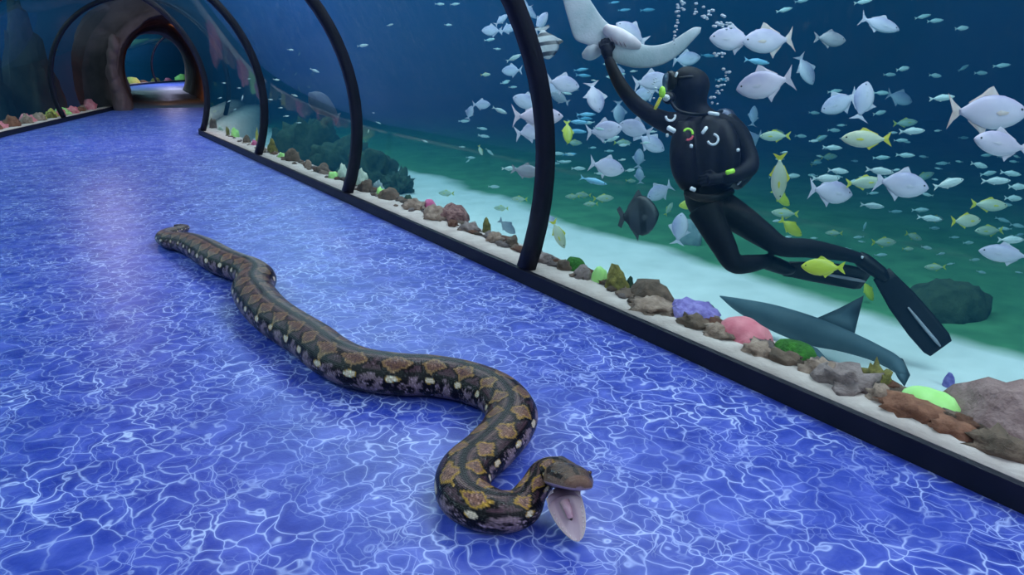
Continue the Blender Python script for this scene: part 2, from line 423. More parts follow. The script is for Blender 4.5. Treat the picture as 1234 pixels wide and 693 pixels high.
    for i in range(1, 60):
        c = Vector(Hc[i, :3]); t = Vector(Hc[min(i+1, 59), :3]-Hc[i-1, :3]).normalized()
        upv = Vector((0.25, 0.35, 1.0))
        r = ring(c, t, upv, Hc[i, 3], Hc[i, 4], 0.42)
        rings.append(r)
        fr = i/59
        for k in range(NS):
            th = 2*PI*k/NS-PI; dg = abs(math.degrees(th)); sgn = 1 if th > 0 else -1
            fine = noise.noise(Vector((fr*16, dg*0.08, sgn*2))); f2 = noise.noise(Vector((fr*60, dg*0.3, sgn)))
            c_ = (0.12, 0.072, 0.05) if fine > -0.15 else (0.05, 0.03, 0.027)
            if dg < 6: c_ = (0.02, 0.013, 0.012)
            if 48 < dg < 66 and fr < 0.75: c_ = (0.014, 0.009, 0.010)              # dark stripe behind the eye
            if 66 <= dg < 92: c_ = (0.19, 0.11, 0.08) if f2 > -0.2 else (0.10, 0.06, 0.05)    # lip scales
            if dg >= 92: c_ = (0.45, 0.30, 0.36)                                   # roof of the mouth
            if fr > 0.85 and dg < 80: c_ = (0.17, 0.09, 0.065)
            cols.append(c_); uvs.append((-hl*fr, th/(2*PI)+0.5))
    V, Fc = loft(rings)
    # lower jaw, a shallow scoop from the hinge to the chin
    hinge = atz(680, 604, .105); chin = atz(697.5, 652.5, .022)
    ax = (chin-hinge); jl = ax.length; ax.normalize()
    side = Vector((0.93, -0.36, 0.04)); side = (side-ax*side.dot(ax)).normalized(); upj = side.cross(ax).normalized()
    if upj.z < 0: upj = -upj
    jr, jc = [], []
    NJ = 40
    for i in range(26):
        fr = i/25; fr2 = -0.18+1.18*fr
        hw = 0.062*max(0.0, 1-max(0, fr2)**1.9)**0.62*(0.98 if fr2 > 0 else 0.92)+0.0025
        dp = 0.028*(1-0.55*max(0, fr2))*math.sqrt(max(0.02, 1-max(0, fr2)**6))
        c = hinge+ax*(jl*fr2)
        r = []
        for k in range(NJ):
            th = 2*PI*k/NJ; ca, sa = math.cos(th), math.sin(th)
            if ca >= 0: zz = -0.60*dp*(1-abs(sa)**2.5)+0.004*abs(sa)*min(1.0, (1-fr)*8)      # hollow inside
            else: zz = dp*ca
            r.append(c+side*(hw*sa)+upj*zz)
            if ca >= 0.0:
                c_ = (0.50, 0.36, 0.42) if abs(sa) < 0.55 else (0.62, 0.45, 0.48)
                if abs(sa) > 0.9: c_ = (0.66, 0.52, 0.50)
            else: c_ = (0.30, 0.22, 0.20) if abs(sa) > 0.75 else (0.24, 0.20, 0.20)
            jc.append(c_)
        jr.append(r)
    v2, f2 = loft(jr)
    # cheeks: skin stretched between both jaws at the corners of the mouth, with the throat behind
    thr = []
    tv, tf = [], []
    nj = 20
    for i in range(nj+1):
        a = PI*i/nj                                            # from one corner round the back of the throat to the other
        lo = hinge+side*(0.060*math.cos(a))-ax*(0.030*math.sin(a)-0.012)+upj*0.002
        hi0 = atd(688, 588, nD-.055)
        hi = hi0+side*(0.064*math.cos(a))+Vector((0.0, 0.030*math.sin(a), 0.0))
        for m_ in range(7):
            q = m_/6; bul = Vector((0, 0.022*math.sin(PI*q), 0))
            tv.append(lo.lerp(hi, q)+bul)
    for i in range(nj):
        for m_ in range(6):
            k = i*7+m_; tf.append((k, k+7, k+8, k+1))
    tc_ = [(0.12+0.30*abs(math.cos(PI*i/nj))**1.5, 0.07+0.22*abs(math.cos(PI*i/nj))**1.5, 0.11+0.26*abs(math.cos(PI*i/nj))**1.5) for i in range(nj+1) for m_ in range(7)]  # shade of the deep throat painted in, darkest at the back
    nV = len(V)
    allv, allf = join((V, Fc), (v2, f2), (tv, tf))
    m, nt, b = newmat('python_skin')
    at = N(nt, 'ShaderNodeVertexColor', layer_name='skin'); uv = N(nt, 'ShaderNodeUVMap', uv_map='scales')
    mp = N(nt, 'ShaderNodeMapping'); mp.inputs['Scale'].default_value = (120, 78, 1); mp.inputs['Rotation'].default_value = (0, 0, 0)
    L(nt, uv.outputs[0], mp.inputs['Vector'])
    vo = N(nt, 'ShaderNodeTexVoronoi', feature='F1', Scale=1.0, Randomness=0.35); L(nt, mp.outputs[0], vo.inputs['Vector'])
    sh = ramp(nt, vo.outputs['Distance'], [(0.2, (1.15, 1.15, 1.15)), (0.62, (0.62, 0.62, 0.62))])
    mu = N(nt, 'ShaderNodeMix', data_type='RGBA', blend_type='MULTIPLY'); mu.inputs['Factor'].default_value = 0.8
    L(nt, at.outputs['Color'], mu.inputs['A']); L(nt, sh.outputs[0], mu.inputs['B'])
    L(nt, mu.outputs['Result'], b.inputs['Base Color'])
    bp = N(nt, 'ShaderNodeBump', Strength=0.55, Distance=0.004, invert=True); L(nt, vo.outputs['Distance'], bp.inputs['Height']); L(nt, bp.outputs['Normal'], b.inputs['Normal'])
    b.inputs['Roughness'].default_value = 0.30; b.inputs['Specular IOR Level'].default_value = 0.20
    root = empty('python_snake', (1.1, 2.4, 0))
    o = mesh('body', [x-root.location for x in allv], allf, m, root)
    ca = o.data.color_attributes.new('skin', 'FLOAT_COLOR', 'POINT')
    fl = np.ones((len(allv), 4), np.float32); fl[:, :3] = np.array(cols+jc+tc_, np.float32); ca.data.foreach_set('color', fl.ravel())
    uvl = o.data.uv_layers.new(name='scales')
    uva = np.array(uvs+[(0.3, 0.3)]*(len(allv)-len(uvs)), np.float32)
    uva[nV:] = (0.30, 0.30)                                  # the mouth is smooth, without scales
    for j in range(len(uvs)-59*NS, len(uvs)):
        if abs(((j % NS)/NS)*360-180) >= 92: uva[j] = (0.30, 0.30)
    vi = np.empty(len(o.data.loops), np.int32); o.data.loops.foreach_get('vertex_index', vi)
    uvl.data.foreach_set('uv', uva[vi].ravel())
    # glottis tube and tongue sheath on the floor of the mouth, teeth and eyes
    PINK = mat('mouth_tissue', (0.42, 0.22, 0.27), (0.55, 0.33, 0.36), rough=0.25, scale=40)
    DARKM = mat('windpipe_opening', (0.02, 0.01, 0.015), (0.03, 0.015, 0.02), rough=0.4)
    g0, g1 = hinge+ax*(jl*0.02)+upj*0.006-root.location, hinge+ax*(jl*0.46)+upj*0.004-root.location
    v, f = tube([g0, g0.lerp(g1, 0.5)+upj*0.004, g1.lerp(g0, 0.1), g1], [0.017, 0.014, 0.0115, 0.008], 14)
    gl = tag(mesh('windpipe', v, f, PINK, root), 'pink windpipe tube on the mouth floor')
    v, f = ellipsoid(g1+ax*0.001+upj*0.002, 0.0058, 0.0058, 0.0058, 2); mesh('windpipe_opening', v, f, DARKM, gl)
    EYE_M = mat('snake_eye', (0.05, 0.028, 0.015), (0.09, 0.05, 0.02), rough=0.08, scale=60)
    for sg in (-1, 1):
        i = 34; c = Vector(Hc[i, :3]); t = Vector(Hc[i+1, :3]-Hc[i-1, :3]).normalized(); s = t.cross(Vector((0.25, 0.35, 1))).normalized(); uu = s.cross(t)
        e = c+s*(sg*Hc[i, 4]*0.80)+uu*(Hc[i, 3]*0.56)-root.location
        v, f = ellipsoid(e, 0.0085, 0.0085, 0.0085, 2); ey = mesh('eye', v, f, EYE_M, root)
        v, f = ellipsoid(e+s*(sg*0.0065)+uu*0.003, 0.003, 0.003, 0.005, 1); mesh('pupil', v, f, DARKM, ey)
    TOOTH = mat('tooth', (0.75, 0.70, 0.62), (0.8, 0.75, 0.68), rough=0.3)
    for i in range(14):
        fr = 0.25+0.72*(i//2)/6; sg = 1 if i % 2 else -1
        hw = 0.062*max(0.0, 1-fr**1.9)**0.62*0.84
        b0 = hinge+ax*(jl*fr)+side*(sg*hw)-root.location
        v, f = tube([b0-upj*0.003, b0+upj*0.004, b0+upj*0.009-ax*0.004], [0.0016, 0.0012, 0.0002], 6)
        mesh('tooth', v, f, TOOTH, root)
    tag(root, 'huge patterned reticulated python stretched across the walkway with gaping mouth', 'snake')
build_snake()

# ------------------------------------------------------------------ rock portal, passage
ROCK_D = mat('dark_cave_rock', (0.055, 0.030, 0.036), (0.17, 0.095, 0.10), rough=0.85, scale=1.3, detail=6, bump=0.9, bscale=5)
ROCK_B = mat('brown_reef_rock', (0.07, 0.042, 0.028), (0.20, 0.12, 0.085), rough=0.9, scale=9, detail=6, bump=0.9, bscale=26)
def portal():
    root = empty('rock_portal', Vector((px0, py0, 0)))
    sts = [path2(e) for e in frange(-0.6, 15.2, 0.55)]
    rings = []
    nA = 44
    for i, p in enumerate(sts):
        ring = []
        mouth = max(0, 1-abs(i*0.55-0.0)/1.3)
        for k in range(nA+1):
            a = -0.62+(PI+1.24)*k/nA
            c = PT(p, 0, 0); n_ = noise.noise(Vector((math.cos(a)*1.4+c.x*0.3, math.sin(a)*1.4, c.y*0.45)))+0.5*noise.noise(Vector((math.cos(a)*4, math.sin(a)*4, c.y*1.3)))
            r = 1.0+0.075*n_+0.06*mouth
            z = ZC+1.78*r*math.sin(a)
            ring.append(PT(p, 1.36*r*math.cos(a), max(z, -0.1))-root.location)
        rings.append(ring)
    V, Fc = loft(rings, closed=False)
    outr = []
    for i, p in enumerate(sts):
        ring = []
        for k in range(nA+1):
            a = -0.62+(PI+1.24)*k/nA; c = PT(p, 0, 0)
            r = 2.75+0.35*noise.noise(Vector((math.cos(a)*2+c.x*0.4, math.sin(a)*2, c.y*0.5)))
            if i == 0:
                r = 2.20; p = path(SP-0.25)
            ring.append(PT(p, r*math.cos(a), max(ZC+r*math.sin(a), -0.4))-root.location)
        outr.append(ring)
    V2, F2 = loft(outr, closed=False)
    m = len(V)
    fr = [(k, k+1, m+k+1, m+k) for k in range(nA)]
    e0 = (len(sts)-1)*(nA+1)
    bk = [(e0+k+1, e0+k, m+e0+k, m+e0+k+1) for k in range(nA)]
    Vv, Ff = join((V, [q[::-1] for q in Fc]), (V2, F2)); Ff += fr+bk
    mesh('passage_shell', Vv, Ff, ROCK_D, root)
    # draped rock buttresses at the foot of the arch
    for side in (-1, 1):
        p = path2(-0.45); ps = []
        for zz, rr_, dx in ((0.0, 0.34, 0.06), (0.3, 0.27, 0.10), (0.7, 0.23, 0.17), (1.1, 0.21, 0.20), (1.5, 0.20, 0.16), (1.9, 0.20, 0.04)):
            c = PT(p, side*(1.42+dx), zz)
            v, f = ico(3); ps.append(([c+Vector((q.x*rr_*0.8, q.y*rr_*1.5, q.z*rr_*1.8))*(1+0.25*noise.noise(q*1.7+Vector((side*3, zz*4, 0)))) for q in v], f))
        V_, F_ = join(*ps); o = mesh('buttress_raw', [x-root.location for x in V_], F_, ROCK_D)
        md = o.modifiers.new('r', 'REMESH'); md.mode = 'VOXEL'; md.voxel_size = 0.05; md.use_smooth_shade = True
        ms = o.modifiers.new('s', 'SMOOTH'); ms.iterations = 3
        me = bpy.data.meshes.new_from_object(o.evaluated_get(bpy.context.evaluated_depsgraph_get())); bpy.data.objects.remove(o, do_unlink=True)
        me.name = 'buttress'; o = bpy.data.objects.new('buttress', me); COL.objects.link(o); o.parent = root
    tag(root, 'dark rock archway and passage at the end of the first tunnel', 'archway')
portal()

# ------------------------------------------------------------------ reef pieces
def blob(name, c, rx, ry, rz, m, seed, sub=3, rough=0.35, freq=1.6, parent=None, rotz=0.0, squash=0.35):
    v, f = ico(sub); V = []
    o3 = Vector((seed*1.37, seed*0.71, seed*2.13))
    cz, sz = math.cos(rotz), math.sin(rotz)
    for p in v:
        n_ = 1+rough*noise.noise(p*freq+o3)+rough*0.6*noise.noise(p*freq*2.7+o3)+rough*0.3*noise.noise(p*freq*6+o3)
        q = p*n_
        z = q.z if q.z > 0 else q.z*squash
        x, y = q.x*rx, q.y*ry
        V.append(Vector((x*cz-y*sz, x*sz+y*cz, z*rz)))
    ob = mesh(name, V, f, m, parent); ob.location = c
    return ob
COLORS = {
 'brown': ROCK_B,
 'tan': mat('tan_rubble', (0.20, 0.115, 0.085), (0.42, 0.28, 0.22), rough=0.95, scale=14, bump=0.8, bscale=40),
 'grey': mat('grey_brown_rubble', (0.16, 0.105, 0.10), (0.33, 0.235, 0.225), rough=0.95, scale=14, bump=0.8, bscale=40),
 'mauve': mat('mauve_boulder', (0.20, 0.105, 0.10), (0.36, 0.22, 0.205), rough=0.95, scale=10, bump=0.9, bscale=30),
 'rust': mat('rust_rock', (0.16, 0.055, 0.03), (0.30, 0.12, 0.07), rough=0.9, scale=14, bump=0.9, bscale=30),
 'red': mat('dark_red_coral', (0.12, 0.035, 0.035), (0.36, 0.17, 0.15), rough=0.85, scale=26, bump=1.0, bscale=45),
 'pink': mat('pink_sponge', (0.62, 0.12, 0.17), (0.80, 0.27, 0.30), rough=0.7, scale=9, bump=0.4, bscale=24),
 'magenta': mat('magenta_coral', (0.55, 0.07, 0.20), (0.70, 0.18, 0.32), rough=0.7, scale=14, bump=0.5, bscale=40),
 'purple': mat('violet_coral', (0.14, 0.09, 0.36), (0.34, 0.27, 0.62), rough=0.8, scale=20, bump=0.7, bscale=40),
 'green': mat('bright_green_algae', (0.015, 0.09, 0.006), (0.045, 0.20, 0.015), rough=0.9, scale=18, bump=0.9, bscale=60),
 'lime': mat('lime_coral', (0.35, 0.66, 0.16), (0.50, 0.82, 0.30), rough=0.7, scale=8, bump=0.3),
 'olive': mat('olive_coral', (0.10, 0.085, 0.02), (0.28, 0.22, 0.05), rough=0.9, scale=18, bump=0.9, bscale=40),
 'darkgreen': mat('dark_green_reef', (0.012, 0.040, 0.024), (0.045, 0.085, 0.045), rough=0.95, scale=8, bump=0.9, bscale=20),
 'pale': mat('pale_soft_coral', (0.36, 0.42, 0.33), (0.56, 0.60, 0.50), rough=0.8, scale=20, bump=0.5, bscale=40),
 'yellow': mat('yellow_coral', (0.42, 0.36, 0.05), (0.60, 0.52, 0.12), rough=0.8, scale=14, bump=0.5),
 'bluegrey': mat('blue_grey_boulder', (0.20, 0.27, 0.30), (0.34, 0.40, 0.42), rough=0.9, scale=12, bump=0.5),
}
def ledge_z(off):
    off = abs(off); pts = [(2.02, .10), (2.24, .095), (2.36, .075), (2.55, 0.0), (2.75, -.5)]
    return float(np.interp(off, [p[0] for p in pts], [p[1] for p in pts]))
def reef(px, py, wpx, hpx, colr, nm, label, cat, X=3.22, rough=0.35, freq=1.6, z=None, depth=None, group=None, sub=3, rotz=0.0):
    """a reef piece standing with its foot at pixel (px, py) on the ledge (plane x = X) or, with z, on the ground at that height."""
    if z is None:
        p = atx(px, py, X); p = Vector((X, p.y, ledge_z(X-XC)))
    else: p = atz(px, py, z)
    d = (p-EYE).dot(FW); k = d/F
    wm, hm = wpx*k, hpx*k
    # the ledge runs away from the camera: the width seen is shared between length along it and depth across it
    o = blob(nm, p-Vector((0, 0, hm*0.06)), (depth or wm*0.36), wm*0.50, hm*1.0, COLORS[colr], px*0.37+py, sub, rough, freq, rotz=rotz)
    return tag(o, label, cat, group)
# along the diver-side ledge, far to near
R = reef
R(258, 160, 12, 11, 'brown', 'reef_rock', 'small brown rock at the corner where the right kerb ends', 'rock', 3.25)
R(266, 162, 9, 5, 'pale', 'reef_stone', 'tiny pale stone beside the corner rock', 'stone', 3.3)
R(275, 167, 6, 10, 'olive', 'reef_coral', 'thin olive coral spike near the kerb corner', 'coral', 3.2)
R(284, 170, 14, 10, 'lime', 'lime_coral', 'small lime coral past the third rib near the kerb corner', 'coral', 3.25)
R(298, 178, 12, 8, 'brown', 'reef_rock', 'small brown rock before the third rib', 'rock', 3.2)
R(307, 182, 9, 6, 'magenta', 'pink_coral', 'tiny pink coral at the foot of the far thin rib', 'coral', 3.2)
R(311, 176, 6, 18, 'yellow', 'tall_coral', 'tall yellow green coral behind the far thin rib', 'coral', 3.35)
R(329, 188, 16, 15, 'olive', 'reef_coral', 'olive coral clump just before the dark green reef', 'coral', 3.2)
R(340, 193, 11, 6, 'lime', 'lime_coral', 'little lime coral on the ledge below the dark green reef', 'coral', 3.15)
R(354, 200, 25, 14, 'brown', 'reef_rock', 'brown rock on the ledge below the dark green reef', 'rock', 3.2)
R(372, 206, 13, 9, 'tan', 'reef_rock', 'small tan rock between two brown ledge rocks', 'rock', 3.15)
R(390, 212, 24, 11, 'brown', 'reef_rock', 'flat brown rock beside a lime coral before the second rib', 'rock', 3.2)
R(402, 219, 17, 8, 'lime', 'lime_coral', 'lime plate coral left of the second rib', 'coral', 3.15)
R(413, 219, 17, 17, 'pale', 'soft_coral', 'pale soft coral right behind the second rib', 'coral', 3.25)
R(437, 226, 20, 20, 'pale', 'soft_coral', 'pale green bushy soft coral just past the second rib', 'coral', 3.25)
R(441, 236, 25, 14, 'brown', 'reef_rock', 'brown rock in front of the pale bushy coral', 'rock', 3.15)
R(456, 229, 18, 12, 'bluegrey', 'boulder', 'blue grey round boulder beside pale bushy coral', 'rock', 3.35)
R(459, 236, 14, 9, 'lime', 'lime_coral', 'lime coral between brown rocks past the second rib', 'coral', 3.2)
R(470, 243, 31, 13, 'brown', 'reef_rock', 'low brown rock beside the lime coral past the second rib', 'rock', 3.2)
R(492, 245, 15, 9, 'darkgreen', 'reef_rock', 'dark green rock behind the ledge rubble', 'rock', 3.35)
R(499, 254, 36, 10, 'tan', 'crumbled_rock', 'tan crumbled rock left of the magenta coral', 'rock', 3.2, rough=0.6, freq=2.6)
R(518, 249, 23, 15, 'magenta', 'pink_coral', 'round magenta coral dome on the ledge', 'coral', 3.38, rough=0.15)
R(526, 268, 40, 13, 'tan', 'crumbled_rock', 'tan crumbled rock under the dark red coral', 'rock', 3.17, rough=0.6, freq=2.6)
R(546, 266, 50, 19, 'red', 'red_coral', 'dark red knobbly coral head on the ledge', 'coral', 3.3, rough=0.3, freq=3)
R(566, 279, 30, 9, 'grey', 'crumbled_rock', 'grey rubble between the red coral and the olive coral', 'rock', 3.2, rough=0.6, freq=2.6)
R(586, 282, 13, 18, 'olive', 'reef_coral', 'upright olive coral near the grey fish', 'coral', 3.3)
R(596, 298, 25, 11, 'tan', 'crumbled_rock', 'tan rubble left of the thick near rib', 'rock', 3.17, rough=0.6, freq=2.6)
R(617, 300, 21, 13, 'brown', 'reef_rock', 'round brown rock left of the thick near rib', 'rock', 3.2)
R(636, 304, 13, 14, 'tan', 'reef_rock', 'tan rock hidden behind the thick near rib', 'rock', 3.25)
R(657, 318, 36, 9, 'grey', 'crumbled_rock', 'low grey rubble right of the thick near rib', 'rock', 3.17, rough=0.6, freq=2.6)
R(681, 324, 24, 12, 'brown', 'reef_rock', 'brown rock under the green mossy mound', 'rock', 3.17)
R(693, 324, 34, 17, 'green', 'mossy_mound', 'rounded green mossy mound nearest the thick rib', 'coral', 3.24, rough=0.12)
R(702, 338, 26, 14, 'grey', 'crumbled_rock', 'grey rubble below the mossy mound by the thick rib', 'rock', 3.15, rough=0.5, freq=2.6)
R(723, 346, 25, 18, 'lime', 'lime_coral', 'pale lime coral between grey rubble and olive coral', 'coral', 3.2, rough=0.15)
R(744, 353, 34, 23, 'olive', 'olive_coral', 'knobbly olive coral beside a brown mound', 'coral', 3.2, rough=0.45, freq=2.4)
R(759, 350, 13, 14, 'darkgreen', 'reef_rock', 'dark green rock tucked behind olive coral', 'rock', 3.32)
R(783, 372, 60, 25, 'brown', 'brown_mound', 'large brown mound between olive coral and violet coral', 'rock', 3.24, rough=0.3)
R(790, 380, 70, 10, 'tan', 'crumbled_rock', 'tan rubble spread below the large brown mound', 'rock', 3.12, rough=0.6, freq=2.6)
R(836, 387, 66, 19, 'purple', 'violet_coral', 'violet encrusting coral between brown mound and pink sponge', 'coral', 3.24, rough=0.35, freq=2.4)
R(850, 388, 30, 18, 'darkgreen', 'reef_rock', 'dark rock ridge behind the violet coral', 'rock', 3.36)
R(838, 396, 46, 11, 'brown', 'crumbled_rock', 'brown rubble under the violet coral', 'rock', 3.12, rough=0.6, freq=2.6)
R(866, 408, 46, 12, 'tan', 'crumbled_rock', 'tan rubble beside the pink sponge', 'rock', 3.12, rough=0.6, freq=2.6)
R(896, 412, 72, 23, 'pink', 'pink_sponge', 'large smooth pink sponge on the ledge', 'coral', 3.22, rough=0.22)
R(915, 422, 50, 10, 'tan', 'crumbled_rock', 'tan rubble under the pink sponge', 'rock', 3.10, rough=0.6, freq=2.6)
R(959, 423, 60, 21, 'green', 'mossy_mound', 'bright green mossy mound right of the pink sponge', 'coral', 3.22, rough=0.15)
R(945, 430, 44, 14, 'brown', 'reef_rock', 'brown rock in front of the bright green mound', 'rock', 3.12)
R(990, 446, 48, 17, 'tan', 'crumbled_rock', 'tan rubble right of the bright green mound', 'rock', 3.14, rough=0.6, freq=2.6)
R(1020, 465, 86, 20, 'grey', 'crumbled_rock', 'wide grey crumbled rock between green mound and olive tuft', 'rock', 3.15, rough=0.6, freq=2.8)
R(1057, 466, 38, 26, 'olive', 'olive_coral', 'olive branching tuft above the grey rubble', 'coral', 3.26, rough=0.5, freq=2.6)
R(1062, 482, 40, 15, 'tan', 'crumbled_rock', 'tan rubble below the olive tuft', 'rock', 3.12, rough=0.6, freq=2.6)
R(1117, 505, 78, 24, 'lime', 'lime_coral', 'long glowing lime coral ridge near the big brown boulder', 'coral', 3.24, rough=0.12)
R(1100, 503, 84, 17, 'rust', 'rust_rock', 'rust brown ridge in front of the lime coral ridge', 'rock', 3.13, rough=0.5, freq=2.6)
R(1145, 523, 60, 13, 'rust', 'crumbled_rock', 'rust brown rubble between lime ridge and big boulder', 'rock', 3.10, rough=0.6, freq=2.6)
R(1215, 540, 150, 62, 'mauve', 'big_boulder', 'big layered mauve brown boulder at the near end of the ledge', 'rock', 3.36, rough=0.30, depth=0.20)
R(1205, 548, 90, 18, 'brown', 'reef_rock', 'flat brown stone at the foot of the big boulder', 'rock', 3.12, rough=0.5, freq=2.4)
# loose stones along the ledge, one object each
rs = random.Random(3)
STONE = [blob('ledge_stone', (0, 0, -5), 1, 0.8, 0.7, COLORS[c], i*5.1, 2, 0.4) for i, c in enumerate(('tan', 'grey', 'brown', 'tan'))]
for i in range(110):
    y = 1.0+16*rs.random()**1.5; X = 3.07+0.16*rs.random()
    o = STONE[i % 4] if i < 4 else STONE[i % 4].copy()
    if i >= 4: COL.objects.link(o)
    r = 0.014+0.022*rs.random()
    o.location = (X, y, ledge_z(X-XC)+0.2*r); o.scale = (r, r*1.5, r); o.rotation_euler = (0, 0, rs.random()*6)
    tag(o, 'small loose stone lying among the rubble on the ledge', 'stone', 'loose stones on the diver side ledge')
CH_ = [blob('crumbled_stone', (0, 0, -5), 1, 1, 1, COLORS[c], i*7.7+1, 3, 0.6, 2.6) for i, c in enumerate(('tan', 'grey', 'brown', 'rust'))]
for i in range(132):
    y = 1.25+12.5*(i/131)**1.45+rs.uniform(-.05, .05); X = 3.15+0.14*rs.random()
    o = CH_[i % 4] if i < 4 else CH_[i % 4].copy()
    if i >= 4: COL.objects.link(o)
    r = 0.028+0.030*rs.random()
    o.location = (X, y, ledge_z(X-XC)); o.scale = (r*0.9, r*2.1, r*0.75); o.rotation_euler = (0, 0, rs.uniform(-.5, .5))
    nm_ = ('tan', 'grey', 'brown', 'rust red')[i % 4]
    tag(o, '%s crumbly rubble chunk in the strip behind the pale ledge edge' % nm_, 'rock', '%s rubble chunks on the ledge' % nm_)
# deeper reef past the second rib
R(377, 186, 70, 44, 'darkgreen', 'dark_reef', 'dark green reef mound behind the ledge before the second rib', 'reef', z=-0.45, rough=0.5, freq=2.2, depth=0.6, sub=4)
R(412, 200, 60, 32, 'darkgreen', 'dark_reef', 'dark green reef mound behind the second rib', 'reef', z=-0.45, rough=0.5, freq=2.2, depth=0.6, sub=4)
R(447, 218, 56, 34, 'darkgreen', 'dark_reef', 'dark green reef mound ending past the second rib', 'reef', z=-0.45, rough=0.5, freq=2.2, depth=0.5, sub=4)
R(481, 228, 40, 20, 'darkgreen', 'spiky_reef', 'dark spiky reef tip lying on pale sand', 'reef', z=-0.48, rough=0.8, freq=3.0, sub=4)
R(424, 187, 22, 14, 'yellow', 'yellow_coral', 'yellowish coral cap on the dark green reef', 'coral', z=-0.3)
R(352, 176, 26, 16, 'olive', 'olive_coral', 'olive coral cap on the far part of the dark reef', 'coral', z=-0.3)
R(335, 172, 22, 16, 'darkgreen', 'dark_reef', 'dark reef knob behind the far thin rib', 'reef', z=-0.4, rough=0.5)
R(1138, 374, 84, 40, 'darkgreen', 'dark_mound', 'dark green mound on the seabed behind the diver fins', 'reef', z=-0.5, rough=0.2, depth=0.4, sub=4)
R(830, 292, 36, 30, 'bluegrey', 'pale_boulder', 'pale blue green boulder on the seabed under the diver', 'rock', z=-0.5, rough=0.2)
R(1143, 463, 14, 15, 'purple', 'sea_urchin', 'small purple round urchin on open sand', 'urchin', z=-0.48, rough=0.15)
# left ledge: red, yellow and brown corals along the bend, then a rock mass by the portal
rl = random.Random(11)
lc = ['pink', 'yellow', 'rust', 'pink', 'olive', 'magenta', 'lime', 'tan', 'yellow']
names = {'pink': 'pink', 'yellow': 'yellow', 'tan': 'tan', 'rust': 'rust red', 'olive': 'olive', 'magenta': 'magenta', 'lime': 'lime', 'brown': 'brown'}
for i in range(20):
    s = 18.6+8.0*i/19; p = path(s); off = -(2.26+0.12*(i % 2)+0.05*rl.random()); c = lc[rl.randrange(len(lc))]
    r = 0.15+0.09*rl.random()
    q = PT(p, off, ledge_z(off))
    o = blob('reef_coral', q, r*0.8, r, r*(0.7+0.5*rl.random()), COLORS[c], i*3.3, 3, 0.4, 2.0)
    tag(o, '%s coral lump on the ledge across from the diver side' % names[c], 'coral', 'corals on the far left ledge, %s' % names[c])
for i, (s, off, rx, ry, rz) in enumerate(((26.2, -3.75, 0.7, 0.8, 3.2), (27.4, -4.2, 0.7, 0.6, 2.8), (24.6, -4.6, 0.8, 0.7, 2.2), (27.0, -6.0, 1.3, 1.3, 3.8))):
    p = path(s)
    o = blob('rock_pillar', PT(p, off, ZS), rx, ry, rz, mat('weedy_rock', (0.018, 0.018, 0.014), (0.075, 0.065, 0.05), rough=0.95, scale=1.6, detail=7, bump=1.0, bscale=4), i*9.1+2, 4, 0.3, 1.8)
    tag(o, ('dark weedy rock pillar beside the left leg of the portal', 'dark rock pillar leaning on the portal flank', 'low dark rock pillar furthest from the portal', 'tall dark rock mass behind the pillars')[i], 'rock')
# reef in the far tunnel
for i in range(16):
    p = path2(17+1.5*i); r = 0.25+0.2*rl.random(); c = lc[rl.randrange(len(lc))]
    o = blob('reef_coral', PT(p, -2.5, 0), r, r*1.2, r, COLORS[c], i*2.3+50, 2, 0.4, 2.0)
    tag(o, '%s coral seen through the rock archway in the far tunnel' % names[c], 'coral', 'corals of the far tunnel, %s' % names[c])

# ------------------------------------------------------------------ organic bodies: joined volumes fused into one skin
def fuse(name, parts, m, parent, voxel=0.012, smooth=6, origin=Vector((0, 0, 0))):
    V, Fc = join(*parts)
    o = mesh(name+'_raw', [x-origin for x in V], Fc, m)
    md = o.modifiers.new('r', 'REMESH'); md.mode = 'VOXEL'; md.voxel_size = voxel; md.use_smooth_shade = True
    ms = o.modifiers.new('s', 'SMOOTH'); ms.iterations = smooth; ms.factor = 0.5
    dg = bpy.context.evaluated_depsgraph_get(); me = bpy.data.meshes.new_from_object(o.evaluated_get(dg))
    me.name = name
    bpy.data.objects.remove(o, do_unlink=True)
    me.polygons.foreach_set('use_smooth', [True]*len(me.polygons))
    if not me.materials: me.materials.append(m)
    r = bpy.data.objects.new(name, me); COL.objects.link(r); r.parent = parent
    return r
def limb(pts, n=14, steps=5):
    """pts: px, py, depth, radius."""
    W = [(*atd(x, y, d), r) for x, y, d, r in pts]
    C, _ = spline(W, steps*(len(W)-1)+1)
    return tube([Vector(c[:3]) for c in C], [max(0.004, c[3]) for c in C], n)
DV = 5.25
